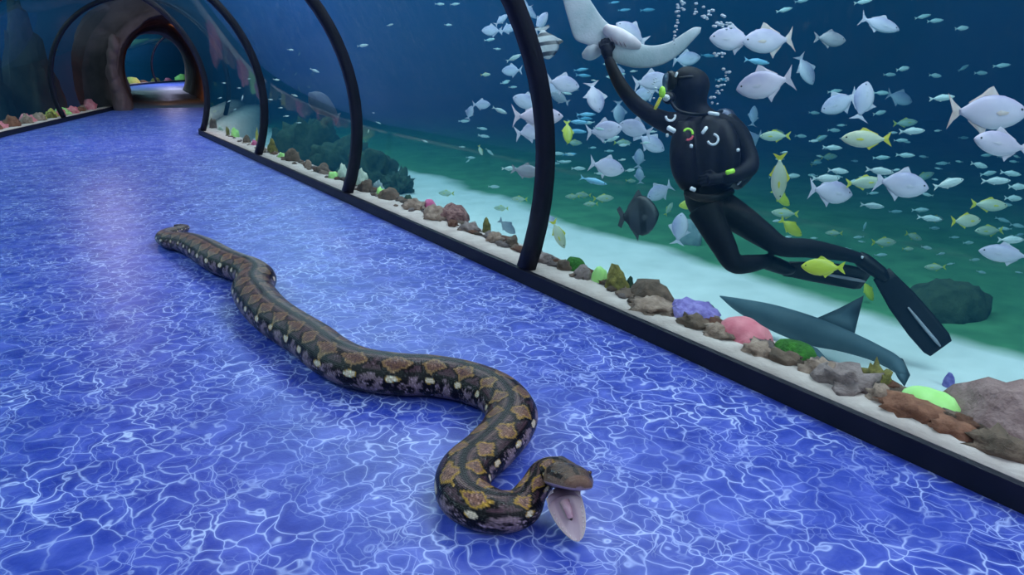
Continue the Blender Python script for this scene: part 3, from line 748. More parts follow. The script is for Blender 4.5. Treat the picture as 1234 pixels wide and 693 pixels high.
def build_diver():
    o0 = atd(855, 240, DV); root = empty('person', o0)
    SUIT = mat('black_neoprene', (0.003, 0.0035, 0.007), (0.006, 0.007, 0.014), rough=0.65, scale=30, spec=0.2)
    VEST = mat('black_nylon_vest', (0.002, 0.002, 0.004), (0.006, 0.006, 0.013), rough=0.55, scale=40, spec=0.22)
    RUB = mat('black_fin_rubber', (0.004, 0.005, 0.008), (0.008, 0.009, 0.014), rough=0.45, scale=20, spec=0.25)
    WHITE = mat('white_plastic', (0.75, 0.72, 0.78), (0.85, 0.82, 0.88), rough=0.35)
    LIME = mat('lime_plastic', (0.45, 0.85, 0.05), (0.55, 0.95, 0.10), rough=0.4)
    YEL = mat('yellow_hose', (0.65, 0.55, 0.04), (0.75, 0.62, 0.06), rough=0.4)
    REDP = mat('red_plastic', (0.7, 0.08, 0.12), (0.8, 0.12, 0.16), rough=0.4)
    STEEL = mat('tank_steel', (0.05, 0.06, 0.10), (0.07, 0.08, 0.13), rough=0.35, metal=0.6)
    D = DV
    parts = [
     limb([(856, 250, D, .135), (852, 236, D, .150), (848, 205, D, .145), (846, 175, D, .165), (845, 152, D, .150), (840, 140, D, .105), (835, 130, D, .098), (832, 117, D-.01, .118), (831, 104, D-.02, .136), (832, 92, D-.02, .118), (833, 84, D-.02, .07), (834, 81, D-.02, .02)], 20),
     limb([(845, 152, D, .12), (815, 150, D-.02, .085), (793, 143, D-.03, .066), (768, 127, D-.04, .056), (750, 106, D-.05, .048), (739, 85, D-.04, .042), (733, 70, D-.02, .034)]),      # raised arm
     limb([(850, 152, D, .12), (880, 158, D-.02, .085), (897, 178, D-.06, .070), (904, 200, D-.13, .060), (890, 210, D-.21, .050), (872, 214, D-.25, .040), (864, 215, D-.26, .033)]),     # bent arm
     limb([(848, 250, D-.07, .115), (858, 270, D-.09, .100), (872, 296, D-.10, .085), (884, 317, D-.10, .068), (902, 318, D-.02, .064), (922, 315, D+.10, .050), (936, 316, D+.16, .042)]),   # lower leg folded back
     limb([(866, 248, D+.06, .120), (892, 264, D+.06, .105), (918, 282, D+.05, .088), (942, 297, D+.04, .070), (972, 299, D+.08, .068), (1004, 304, D+.12, .056), (1034, 311, D+.16, .043), (1050, 319, D+.18, .040)]),
     ellipsoid(atd(816, 104, D-.05), .055, .055, .075, 2),
    ]
    fuse('wetsuit_body', parts, SUIT, root, 0.014, 6, o0)
    def part(nm, vf, m, par=root, label=None):
        v, f = vf; o = mesh(nm, [x-o0 for x in v], f, m, par)
        if label: o['label'] = label
        return o
    # buoyancy vest with shoulder wings, pockets and hem
    vest = fuse('buoyancy_vest', [
     limb([(850, 226, D, .165), (848, 205, D-.005, .178), (846, 182, D-.01, .192), (845, 160, D-.01, .180), (845, 148, D, .150)], 20),
     limb([(868, 150, D-.09, .07), (876, 175, D-.15, .085), (876, 200, D-.14, .085), (868, 222, D-.1, .07)]),
     limb([(826, 150, D-.11, .06), (822, 175, D-.16, .08), (824, 202, D-.14, .085), (832, 224, D-.1, .07)]),
     limb([(868, 146, D+.08, .10), (884, 170, D+.10, .125), (890, 200, D+.10, .12), (880, 222, D+.08, .08)])], VEST, root, 0.014, 5, o0)
    part('air_tank', tube([atd(870, 132, D+.25), atd(871, 137, D+.26), atd(876, 150, D+.27), atd(886, 205, D+.27), atd(888, 214, D+.27)], [.03, .07, .092, .092, .06], 20), STEEL, root)
    part('weight_belt', limb([(826, 232, D-.12, .022), (842, 238, D-.17, .026), (862, 238, D-.17, .026), (882, 230, D-.10, .024)], 8), RUB)
    # face: mask, lens, regulator, hoses
    mk = part('mask', join(tube([atd(804, 98, D-.06), atd(809, 98, D-.06), atd(814, 98, D-.06)], [.066, .070, .060], 18), limb([(818, 95, D-.12, .013), (832, 93, D-.145, .012), (846, 93, D-.10, .012)], 8)), RUB)
    part('mask_lens', tube([atd(802.6, 98, D-.065), atd(803.8, 98, D-.063)], [.055, .057], 18), mat('mask_glass', (0.10, 0.14, 0.20), (0.14, 0.18, 0.26), rough=0.05, spec=0.9), mk)
    rg = part('regulator', ellipsoid(atd(806, 118, D-.10), .045, .045, .042, 3), RUB)
    part('regulator_cover', ellipsoid(atd(803, 118, D-.135), .024, .024, .024, 2), WHITE, rg)
    part('hose', limb([(808, 122, D-.12, .011), (818, 134, D-.22, .011), (840, 138, D-.22, .011), (862, 136, D-.02, .011), (870, 134, D+.2, .011)], 8), RUB)
    oc = part('spare_regulator', ellipsoid(atd(798, 111, D-.2), .022, .022, .038, 3), LIME, root, 'lime spare regulator')
    part('yellow_hose', limb([(796, 118, D-.2, .012), (792, 126, D-.2, .012), (789, 132, D-.19, .010)], 8), YEL, oc)
    # buckles, rings and dials on the chest
    def bar(px_, py_, ln, ang, d, m, nm, th=.012):
        c = atd(px_, py_, D+d); t = RT*math.cos(ang)+UP*math.sin(ang)
        return part(nm, tube([c-t*ln, c-t*ln*.8, c+t*ln*.8, c+t*ln], [th*.5, th, th, th*.5], 8), m)
    def ringp(px_, py_, r, d, m, nm, a0=0.0, a1=2*PI):
        pts = [atd(px_, py_, D+d)+RT*(r*math.cos(a0+(a1-a0)*k/14))+UP*(r*math.sin(a0+(a1-a0)*k/14)) for k in range(15)]
        return part(nm, tube(pts, .008, 7), m)
    bar(860, 137, .038, -.15, -.21, WHITE, 'shoulder_strap_clip'); bar(849, 157, .028, .95, -.27, WHITE, 'strap_clip'); bar(809, 156, .030, -.5, -.26, WHITE, 'strap_clip', .016)
    bar(880, 207, .030, .3, -.31, LIME, 'wrist_tag', .016); bar(835, 228, .02, -.4, -.22, WHITE, 'strap_clip', .014); bar(889, 181, .012, .2, -.22, WHITE, 'strap_clip')
    bar(891, 220, .022, .9, -.12, WHITE, 'strap_clip', .006); bar(804, 163, .008, 0, -.24, WHITE, 'strap_clip'); bar(833, 176, .010, 0, -.27, WHITE, 'strap_clip')
    ringp(859, 168, .034, -.28, WHITE, 'chest_ring', -PI*.9, PI*.45); ringp(808, 140, .030, -.24, WHITE, 'chest_ring', -PI, PI*.1)
    ringp(829, 161, .030, -.26, LIME, 'gauge_ring', -.2, PI*.85); ringp(829, 163, .030, -.26, REDP, 'gauge_ring', -PI*.6, -.1)
    bar(815, 82+8, .018, 1.2, -.14, WHITE, 'mask_buckle', .008)
    # gloves with fingers closed on the ray and on the vest
    def glove(cpx, cpy, d, dirv, palmn, nm):
        c = atd(cpx, cpy, D+d); side = dirv.cross(palmn).normalized(); ps = [ellipsoid(c, .035, .035, .035, 2), tube([c-dirv*.05, c, c+dirv*.045], [.030, .040, .034], 12)]
        for k, ln in enumerate((.070, .082, .078, .060)):
            b = c+dirv*.035+side*((k-1.5)*.021)
            ps.append(tube([b, b+dirv*ln*.42+palmn*.004, b+dirv*ln*.70+palmn*ln*.28, b+dirv*ln*.72+palmn*ln*.62], [.0115, .0105, .0095, .007], 8))
        b = c+side*(-.030)-dirv*.005
        ps.append(tube([b, b-side*.026+dirv*.022, b-side*.024+dirv*.050+palmn*.018, b-side*.010+dirv*.064+palmn*.034], [.014, .012, .0105, .008], 8))
        fuse(nm, ps, SUIT, root, 0.005, 3, o0)
    glove(731, 62, -.02, (UP*0.95-RT*0.25).normalized(), (FW*0.9+RT*0.2).normalized(), 'glove')
    glove(861, 216, -.27, (-RT*0.95-UP*0.15).normalized(), (FW*0.95).normalized(), 'glove')
    # fins: foot pocket, tapered blade with side rails and a pale rib
    def fin(heel, toe, tip, d0, d1, w0, w1, facing, nm):
        a, b, c = atd(heel[0], heel[1], d0), atd(toe[0], toe[1], d0+(d1-d0)*.25), atd(tip[0], tip[1], d1)
        ax_ = (c-b).normalized(); nrm = (facing-ax_*facing.dot(ax_)).normalized(); sd = ax_.cross(nrm)
        rings = []
        for t, wd, th in ((0, w0, .020), (.12, w0*1.15, .016), (.35, w1*.9, .011), (.7, w1, .008), (.93, w1*.96, .006), (1.0, w1*.80, .004)):
            p = b.lerp(c, t); ring = []
            for k in range(16):
                an = 2*PI*k/16; x_ = math.cos(an); y_ = math.sin(an)
                rail = th*2.0 if abs(x_) > .9 else th
                ring.append(p+sd*(wd*x_)+nrm*(rail*y_+.02*math.sin(t*PI)))
            rings.append(ring)
        o = part(nm, loft(rings), RUB)
        po = fuse('foot_pocket', [tube([a-(b-a).normalized()*.05, a, a.lerp(b, .5), b, b+ax_*.06], [.045, .058, .056, .050, .030], 14)], RUB, o, .012, 3, o0)
        rb = [b.lerp(c, t)+nrm*(-.008+.02*math.sin(t*PI))*1.0 for t in (.45, .6, .75, .9, .97)]
        part('fin_stripe', tube([q-nrm*.012 for q in rb], [.006, .011, .012, .012, .006], 8), mat('pale_fin_stripe', (0.30, 0.29, 0.33), (0.38, 0.36, 0.42), rough=0.5), o)
        part('fin_strap', tube([a-(b-a).normalized()*.03-FW*.055, a-(b-a).normalized()*.065-FW*.02, a-(b-a).normalized()*.06+FW*.03], .010, 8), WHITE if nm == 'fin' and tip[0] > 1100 else RUB, o)
    fin((1040, 314), (1062, 330), (1134, 420), D+.17, D+.10, .068, .112, (FW*1.0+RT*0.15-UP*0.1), 'fin')
    fin((926, 316), (948, 324), (1044, 338), D+.13, D+.40, .060, .100, (UP*0.60+FW*0.75), 'fin')
    tag(root, 'scuba diver in black wetsuit reaching up to hold a ray', 'person')
build_diver()

# ------------------------------------------------------------------ the ray in the diver's hand
def build_ray():
    D = DV+0.04
    st = [((690, -22), (676, -14)), ((704, -10), (679, 2)), ((714, 4), (685, 24)), ((724, 19), (693, 47)), ((734, 29), (708, 54)), ((744, 33), (722, 61)), ((754, 39), (732, 70)), ((766, 50), (746, 77)),
          ((785, 55), (768, 82)), ((806, 51), (795, 79)), ((824, 40), (818, 66)), ((836, 33), (834, 50)), ((845, 33), (844, 39))]
    o0 = atd(745, 48, D); root = empty('stingray', o0)
    n = len(st); rings = []
    for i, (a, b) in enumerate(st):
        s = i/(n-1)*2-1; bow = 0.10*s*s                         # wing tips sweep back from the viewer
        th = 0.012+0.035*math.exp(-(s/0.28)**2); ring = []
        for k in range(20):
            an = 2*PI*k/20; q = 0.5-0.5*math.cos(an)
            px_, py_ = a[0]+(b[0]-a[0])*q, a[1]+(b[1]-a[1])*q
            ring.append(atd(px_, py_, D+bow+math.sin(an)*th)-o0)
        rings.append(ring)
    C = []
    rr = np.array([[tuple(p) for p in r] for r in rings])
    M = 60; idx = np.linspace(0, n-1, M); rs_ = []
    for u in idx:
        i = min(int(u), n-2); t = u-i; g = lambda j: rr[min(max(j, 0), n-1)]
        a, b, c, e = g(i-1), g(i), g(i+1), g(i+2)
        rs_.append([Vector(x) for x in 0.5*((2*b)+(-a+c)*t+(2*a-5*b+4*c-e)*t*t+(-a+3*b-3*c+e)*t**3)])
    V, Fc = loft(rs_)
    RAYM = mat('ray_skin', (0.30, 0.38, 0.42), (0.52, 0.52, 0.58), rough=0.6, scale=5, bump=0.15, bscale=60)
    PALE = mat('ray_pale_face', (0.72, 0.58, 0.64), (0.85, 0.76, 0.80), rough=0.5, scale=14)
    mesh('wing_disc', V, Fc, RAYM, root)
    fuse('head', [limb([(728, 33, D-.02, .030), (738, 40, D-.03, .055), (748, 46, D-.035, .062), (760, 51, D-.03, .050), (772, 56, D-.01, .025)], 14), limb([(744, 40, D-.05, .035), (752, 47, D-.05, .035)], 10)], PALE, root, .010, 8, o0)
    for gx, gy in ((738, 48), (743, 51), (748, 53), (753, 54)):
        v, f = tube([atd(gx-1.5, gy-3, D-.085)-o0, atd(gx, gy, D-.088)-o0, atd(gx+1.5, gy+3, D-.080)-o0], [.002, .004, .002], 6); mesh('gill_slit', v, f, mat('gill_shadow_skin', (0.22, 0.14, 0.18), (0.28, 0.18, 0.22), rough=0.6), root)
    v, f = limb([(728, 52, D+.03, .03), (718, 60, D+.03, .050), (709, 65, D+.03, .046), (702, 67, D+.03, .018)], 12); mesh('pelvic_fin', [x-o0 for x in v], f, RAYM, root)
    tag(root, 'pale ray with spread wings held up by the diver', 'ray')
build_ray()

# ------------------------------------------------------------------ sharks
def build_shark(pts, finp, tailp, label, m, pect=None):
    o0 = Vector(pts[2][0]); root = empty('shark', o0)
    W = [(*p, r) for p, r in pts]; C, _ = spline(W, 40); rings = []
    for i in range(40):
        c = Vector(C[i, :3]); t = Vector(C[min(i+1, 39), :3]-C[max(i-1, 0), :3]).normalized(); s = t.cross(Vector((0, 0, 1))).normalized(); u = s.cross(t); r = max(.004, C[i, 3])
        rings.append([c+s*(1.05*r*math.cos(2*PI*k/20))+u*(r*math.sin(2*PI*k/20)) for k in range(20)])
    v, f = loft(rings); mesh('body', [x-o0 for x in v], f, m, root)
    def finm(nm, P, th=.012):
        P = [Vector(p) for p in P]; n_ = (P[1]-P[0]).cross(P[2]-P[0]).normalized(); k = len(P); ctr = sum(P, Vector())/k
        V = [p-o0 for p in P]+[ctr+n_*th-o0, ctr-n_*th-o0]
        Fc = [(i, (i+1) % k, k) for i in range(k)]+[((i+1) % k, i, k+1) for i in range(k)]
        mesh(nm, V, Fc, m, root)
    finm('dorsal_fin', finp); finm('tail_fin', tailp)
    if pect: finm('pectoral_fin', pect)
    tag(root, label, 'shark')
SH = mat('slate_shark_skin', (0.035, 0.075, 0.10), (0.055, 0.10, 0.125), rough=0.7, scale=6)
zz = -0.30
A = lambda x, y, z=zz: atz(x, y, z)
build_shark([(A(868, 357), .006), (A(892, 368), .055), (A(930, 382), .095), (A(975, 398), .105), (A(1015, 410), .080), (A(1052, 424), .058), (A(1078, 438), .048), (A(1088, 452), .020)],
            [A(978, 386, -.21), A(1010, 372, -.17), A(1041, 356, -.12), A(1034, 385, -.19), A(1030, 402, -.24)],
            [A(1068, 428), A(1088, 432), A(1097, 452), A(1090, 466), A(1082, 456)],
            'slate grey shark gliding low over the sand behind the ledge', SH, [A(960, 408), A(985, 420), A(1010, 446, -.38), A(985, 436, -.36)])
zz = 0.9
B_ = lambda x, y: atd(x, y, 13.5)
build_shark([(B_(372, 112), .01), (B_(379, 118), .14), (B_(388, 126), .17), (B_(398, 134), .11), (B_(404, 140), .05), (B_(407, 146), .02)],
            [B_(388, 120), B_(396, 117), B_(397, 124), B_(395, 129)], [B_(403, 138), B_(411, 136), B_(408, 143), B_(405, 152), B_(403, 145)],
            'small dark shark in the water between the two far ribs', mat('far_shark_skin', (0.05, 0.05, 0.08), (0.08, 0.08, 0.11), rough=0.7))

# ------------------------------------------------------------------ fish
def fish_mat(name, back, belly, spots=None, rough=0.4):
    m, nt, b = newmat(name)
    tc = N(nt, 'ShaderNodeTexCoord'); sp = N(nt, 'ShaderNodeSeparateXYZ'); L(nt, tc.outputs['Object'], sp.inputs[0])
    nz = N(nt, 'ShaderNodeTexNoise', Scale=7.0, Detail=4.0); L(nt, tc.outputs['Object'], nz.inputs['Vector'])
    ma = N(nt, 'ShaderNodeMath', operation='MULTIPLY_ADD'); L(nt, nz.outputs['Fac'], ma.inputs[0]); ma.inputs[1].default_value = 0.18; L(nt, sp.outputs['Z'], ma.inputs[2])
    mr = N(nt, 'ShaderNodeMapRange'); L(nt, ma.outputs[0], mr.inputs['Value']); mr.inputs['From Min'].default_value = -0.05; mr.inputs['From Max'].default_value = 0.28
    r = ramp(nt, mr.outputs[0], [(0.0, belly), (0.45, tuple(0.6*a+0.4*c for a, c in zip(belly, back))), (1.0, back)])
    out = r
    if spots:                                            # dark bars across the body
        wv = N(nt, 'ShaderNodeMath', operation='SINE'); mm = N(nt, 'ShaderNodeMath', operation='MULTIPLY'); mm.inputs[1].default_value = spots[0]
        L(nt, sp.outputs['X'], mm.inputs[0]); L(nt, mm.outputs[0], wv.inputs[0])
        rr_ = ramp(nt, wv.outputs[0], [(0.25, (0, 0, 0)), (0.45, (1, 1, 1))])
        mx = N(nt, 'ShaderNodeMix', data_type='RGBA'); L(nt, rr_.outputs[0], mx.inputs['Factor']); L(nt, r.outputs[0], mx.inputs['A']); mx.inputs['B'].default_value = (*spots[1], 1)
        L(nt, mx.outputs['Result'], b.inputs['Base Color'])
    else: L(nt, r.outputs[0], b.inputs['Base Color'])
    b.inputs['Roughness'].default_value = rough; b.inputs['Specular IOR Level'].default_value = 0.6
    return m
EYEB = mat('fish_eye', (0.01, 0.01, 0.012), (0.02, 0.02, 0.022), rough=0.1)
def fin_mesh(pts, th=0.010):
    """thin solid fin from an outline in the x-z plane."""
    k = len(pts); cx, cz = sum(p[0] for p in pts)/k, sum(p[1] for p in pts)/k
    V = [Vector((x, 0.0, z)) for x, z in pts]+[Vector((cx, th, cz)), Vector((cx, -th, cz))]
    return V, [(i, (i+1) % k, k) for i in range(k)]+[((i+1) % k, i, k+1) for i in range(k)]
def fish_geo(h, wd, nose=0.5, fork=0.22, tall=0.10, ring=16):
    prof = [(0.50, .02), (0.47, .22), (0.41, .48), (0.32, .74), (0.20, .94), (0.07, 1.0), (-0.06, .90), (-0.17, .66), (-0.25, .40), (-0.31, .22), (-0.35, .16)]
    rings = []
    for x, q in prof:
        hh = h/2*q; ww = wd/2*q**0.8*(1 if x > -0.1 else 0.9)
        zc = 0.01*(x-0.1)
        rings.append([Vector((x, ww*math.cos(2*PI*k/ring), zc+hh*math.sin(2*PI*k/ring))) for k in range(ring)])
    body = loft(rings)
    t = h*0.5
    tail = [fin_mesh([(-0.33, .035*h/.4), (-0.42, t*.55), (-0.50, fork), (-0.485, fork*.75), (-0.42, 0.02), (-0.42, -0.02), (-0.485, -fork*.75), (-0.50, -fork), (-0.42, -t*.55), (-0.33, -.035*h/.4)])]
    dors = fin_mesh([(0.14, h*.46), (0.06, h*.48+tall), (0.0, h*.47+tall*.8), (-0.08, h*.42+tall*.3), (-0.24, h*.22+.02), (-0.22, h*.2), (-0.02, h*.42)])
    anal = fin_mesh([(0.00, -h*.45), (-0.05, -h*.46-tall), (-0.10, -h*.40-tall*.6), (-0.24, -h*.22-.02), (-0.22, -h*.2), (-0.06, -h*.40)])
    return body, tail[0], dors, anal
KINDS = {}
def kind(nm, obj, h, wd, bm_, fm=None, fork=.22, tall=.10):
    fm = fm or bm_
    body, tail, dors, anal = fish_geo(h, wd, fork=fork, tall=tall)
    root = empty(obj); root.location = (0, 0, -8)
    mesh('body', *body, bm_, root); mesh('tail_fin', *tail, fm, root, False); mesh('dorsal_fin', *dors, fm, root, False); mesh('anal_fin', *anal, fm, root, False)
    for sg in (-1, 1):
        e = ellipsoid((0.405, sg*wd*.255, h*.075), .020, .012, .020, 1); mesh('eye', *e, EYEB, root)
        pv, pf = fin_mesh([(0.24, -h*.03), (0.13, h*.02), (0.07, -h*.06), (0.12, -h*.14), (0.21, -h*.10)], .004)
        mesh('pectoral_fin', [Vector((p.x, sg*(wd*.46+(0.24-p.x)*.06)+p.y, p.z)) for p in pv], pf, fm, root, False)
    small = join(body, tail, dors, anal)
    sm = mesh(obj, *small, bm_); sm.location = (0, 0, -8)
    if fm is not bm_:
        sm.data.materials.append(fm); nb_ = len(body[1]); sm.data.polygons.foreach_set('material_index', [0]*nb_+[1]*(len(sm.data.polygons)-nb_))
    KINDS[nm] = [root, sm, False, False]
SILV = fish_mat('silver_fish_skin', (0.40, 0.34, 0.52), (0.84, 0.70, 0.80))
SILF = mat('silver_fin', (0.56, 0.48, 0.58), (0.72, 0.62, 0.70), rough=0.5)
kind('P', 'silver_pompano', .50, .15, SILV, SILF, .24, .12)
kind('O', 'silver_pompano', .46, .15, SILV, mat('orange_edged_fin', (0.62, 0.40, 0.34), (0.75, 0.62, 0.60), rough=0.5), .24, .12)
kind('M', 'silver_trevally', .36, .14, SILV, SILF, .22, .08)
kind('Y', 'yellowtail_snapper', .34, .14, fish_mat('olive_grey_skin', (0.34, 0.40, 0.24), (0.62, 0.66, 0.52)), mat('yellow_fin', (0.55, 0.52, 0.03), (0.68, 0.62, 0.05), rough=0.5), .15, .06)
kind('G', 'yellow_fish', .40, .15, fish_mat('yellow_fish_skin', (0.42, 0.48, 0.02), (0.62, 0.66, 0.06)), None, .15, .07)
kind('S', 'slim_fish', .25, .12, fish_mat('teal_silver_skin', (0.22, 0.40, 0.42), (0.60, 0.70, 0.68)), None, .11, .04)
kind('C', 'fusilier_fish', .20, .12, fish_mat('blue_fusilier_skin', (0.08, 0.36, 0.62), (0.30, 0.60, 0.75)), None, .12, .03)
kind('D', 'dusky_fish', .44, .15, fish_mat('dusky_grey_skin', (0.16, 0.17, 0.22), (0.34, 0.34, 0.38)), None, .16, .08)
kind('B', 'batfish', .98, .16, fish_mat('batfish_skin', (0.010, 0.010, 0.014), (0.03, 0.03, 0.04), (16.0, (0.002, 0.002, 0.003))), mat('batfish_fin', (0.03, 0.03, 0.035), (0.06, 0.06, 0.065), rough=0.6), .20, .16)
kind('Z', 'striped_fish', .70, .15, fish_mat('black_barred_skin', (0.25, 0.25, 0.28), (0.55, 0.55, 0.56), (22.0, (0.006, 0.006, 0.008))), None, .18, .14)
LEN = dict(P=.36, O=.42, M=.36, Y=.28, G=.24, S=.17, C=.24, D=.26, B=.36, Z=.34)
frs = random.Random(21)
SHARED = dict(
 P=('silver deep bodied fish with forked tail in the shoal around the diver', 'silver pompano shoal'),
 M=('silver trevally with slimmer body in the shoal around the diver', 'silver trevally shoal'),
 Y=('olive grey snapper with yellow tail swimming in the shoal', 'yellow tailed snappers'),
 G=('small bright yellow fish swimming in the shoal', 'yellow fish'),
 S=('slim teal silver fish drifting in the blue water', 'slim teal fish shoal'),
 C=('slim blue fusilier in the shoal left of the diver', 'blue fusiliers'),
 D=('dusky grey fish in the dim water', 'dusky fish'), O=('silver fish with orange edged fins', 'orange finned fish'))
def fish(k, x, y, ln, ang=0.0, label=None, D=None, yaw=None, X=None):
    d = ray(x, y); dn = LEN[k]*F/ln if D is None else D
    # keep it in the water behind the acrylic and in front of the far water
    dmin = 3.32/d.x if d.x > 0.05 else dn
    dn = min(max(dn, dmin), 11.5 if D is None else D+99)
    p = EYE+d*dn; size = ln*dn/F
    if p.z < ZS+0.12: 
        dn2 = (ZS+0.12-CH)/d.z; p = EYE+d*dn2; size = ln*dn2/F
    small = ln < 17
    K = KINDS[k]; slot = 3 if small else 2; proto = K[1] if small else K[0]
    if not K[slot]: o = proto; K[slot] = True
    else: o = copy_tree(proto)
    a = math.radians(ang); yw = frs.uniform(-.25, .35) if yaw is None else yaw
    fx = (RT*math.cos(a)+UP*math.sin(a)+FW*yw).normalized()
    up = UP if abs(math.cos(a)) > .35 else RT*(1 if math.sin(a) < 0 else -1)
    zx = (up-fx*up.dot(fx)).normalized(); yx = zx.cross(fx)
    M = Matrix((fx, yx, zx)).transposed().to_4x4()
    o.matrix_world = Matrix.Translation(p) @ M @ Matrix.Diagonal((size, size, size, 1))
    sl, sg = SHARED.get(k, (None, None))
    cat = {'G': 'fish'}.get(k, 'fish')
    if 'group' in o: del o['group']
    if k == 'S' and not label:
        if D is not None: sl, sg = 'tiny dim slim fish far back in the hazy water', 'tiny fish of the deep shoal'
        elif x < 480: sl, sg = 'tiny pale fish in the water around the dark green reef', 'tiny fish by the dark reef'
        elif x < 650: sl, sg = 'little slim fish in open water between the second rib and the thick rib', 'slim fish between the ribs'
        elif x < 800: sl, sg = 'little slim fish between the thick rib and the diver', 'slim fish in front of the diver chest'
        elif y < 105: sl, sg = 'slim silvery fish high in the dark blue water behind the diver back', 'slim fish high in dark water'
        elif y < 200: sl, sg = 'slim teal fish level with the diver torso behind his back', 'slim fish at torso height'
        else: sl, sg = 'slim teal fish low over the green ground beyond the diver legs', 'slim fish over the green ground'
    if k == 'Y' and not label:
        if x < 800: sl, sg = 'small yellow tailed snapper over the sand edge before the diver', 'snappers before the diver'
        else: sl, sg = 'small yellow tailed snapper in the shoal beyond the diver legs', 'snappers beyond the diver'
    tag(o, label or sl, cat, None if label else sg)
    return o
BIG = [
 ('M', 1060, 29, 48, -22, 'lone silver trevally with yellowish tail high over the open dark water'), ('D', 1000, 47, 42, -3, 'grey dusky fish beside the pair of silver fish above the diver'),
 ('P', 971, 84, 40, -62, 'silver fish diving steeply right of the big pair above the diver'), ('P', 883, 47, 56, 178, 'large silver fish wreathed in the rising bubbles'),
 ('O', 926, 49, 66, 186, 'large silver fish tailing the one in the bubbles'), ('P', 922, 101, 68, 190, 'large pale silver fish right of the diver head'),
 ('P', 1012, 124, 46, 205, 'silver fish with raised fin overlapping its upright neighbour'), ('P', 1040, 122, 50, 75, 'silver fish standing upright against its neighbour'),
 ('P', 1084, 118, 33, -18, 'pinkish silver fish alone in dark water past the overlapping pair'), ('O', 1190, 135, 92, -3, 'largest silver fish with orange edged fins and forked tail'),
 ('M', 1208, 174, 84, 174, 'violet silver fish just below the orange finned fish'), ('Y', 1044, 167.5, 62, 180, 'long pale snapper with bright yellow tail below the overlapping pair'),
 ('P', 1001, 231, 56, -8, 'silver fish low over green water right of the yellow fish'), ('P', 1086, 222, 62, -12, 'pale silver fish crowded by small slim fish'),
 ('M', 1212, 306, 60, 172, 'dim pinkish fish near the green ground past the dark mound'),
 ('P', 827, 71, 34, 5, 'silver fish between the ray wing and the diver head'), ('P', 761, 40, 44, 150, 'violet silver fish behind the ray body'),
 ('Z', 657, 51, 46, -80, 'black barred fish hanging upright beside the thick rib'), ('M', 652, 27, 34, 60, 'grey fish above the black barred fish'),
 ('P', 678, 101, 42, -8, 'bright silver fish right of the thick rib below the barred fish'), ('P', 662, 107, 34, 170, 'silver fish touching the thick rib'), ('D', 675, 118, 26, 150, 'teal grey fish under the bright silver fish'),
 ('P', 717, 117, 42, -78, 'silver fish nose down left of the raised arm'), ('P', 785, 98, 44, 8, 'silver fish tucked behind the raised arm'), ('P', 778, 113, 34, 200, 'silver fish below the raised arm beside the lime regulator'),
 ('M', 746, 86, 28, -70, 'small silver fish nose down beside the raised wrist'),
 ('M', 648, 140, 66, 3, 'long silver fish crossing behind the thick rib'), ('P', 641, 158, 42, 10, 'silver fish below the one crossing the thick rib'), ('P', 635, 123, 36, 165, 'violet silver fish above the one crossing the thick rib'),
 ('P', 746, 135, 28, -85, 'small silver fish nose down under the raised arm'), ('P', 728, 157, 44, 5, 'bright silver fish with spread fins left of the diver chest'), ('P', 766, 155, 42, 160, 'bluish silver fish against the diver chest'),
 ('P', 784, 172, 38, -30, 'silver fish half hidden at the diver waist'), ('P', 731, 201, 44, -12, 'silver fish with spiny fin above the batfish'), ('P', 770, 191, 24, 85, 'small silver fish standing upright above the batfish'),
 ('P', 771, 212, 20, 95, 'tiny silver fish upright just above the batfish'), ('P', 795, 231, 36, -150, 'silver fish between batfish and diver hip'), 
 ('D', 633, 206, 36, -10, 'grey fish gliding at the thick rib above the sand edge'), ('D', 611, 273, 27, -40, 'dark grey fish hovering over sand left of the thick rib'),
 ('Y', 673, 282, 38, -68, 'snapper with yellow tail nosing down right of the thick rib'), ('M', 664, 264, 18, -50, 'tiny pinkish fish just above the nosing snapper'),
 ('B', 769, 260, 50, 4, 'tall dark batfish with pale tail left of the diver hip'), 
 ('Y', 939, 213, 58, -86, 'green yellow fish hanging upright right of the diver'), ('G', 941, 238, 32, -38, 'yellow fish just under the upright green one'), ('G', 953, 274, 36, -35, 'speckled yellow fish above the diver knee'),
 ('Y', 946, 257, 32, 175, 'pale striped snapper between two yellow fish'), ('G', 992, 322, 52, 178, 'yellow fish between the diver legs'), ('G', 1046, 350, 30, -60, 'yellow green fish under the diver ankle'),
 ('G', 832, 246, 30, 190, 'yellow fish at the diver hip'), ('P', 819, 276, 40, 80, 'pale grey fish upright over the sand edge beside the batfish'),
 ('M', 908, 140, 28, 80, 'small silver fish upright behind the diver shoulder'), ('P', 906, 167, 30, 200, 'silver fish peeking out behind the diver elbow'), ('Y', 934, 164, 36, 178, 'greenish snapper right of the diver elbow'),
 ('P', 617, 85, 26, 178, 'pinkish silver fish left of the thick rib'), ('P', 593, 37, 25, 180, 'pinkish fish near the top left of the thick rib'), ('M', 604, 24, 20, 40, 'violet fish above the pinkish one by the thick rib'),
 ('P', 612, 35, 20, 20, 'pale fish squeezed between pinkish fish and rib'), ('M', 630, 4, 24, 150, 'silver fish at the rib near the surface'), ('M', 637, 13, 26, -40, 'silver fish just under the one near the surface'),
 ('P', 580, 126, 22, 0, 'small silver fish left of the fish crossing the rib'), ('P', 566, 136, 17, 70, 'tiny silver fish standing upright left of the small silver fish'),
 ('G', 684, 159, 30, -88, 'yellow fish hanging upright right of the thick rib'), ('Y', 538, 233, 20, 178, 'snapper with yellow tail above the magenta coral'),
]
for a in BIG: fish(*a)
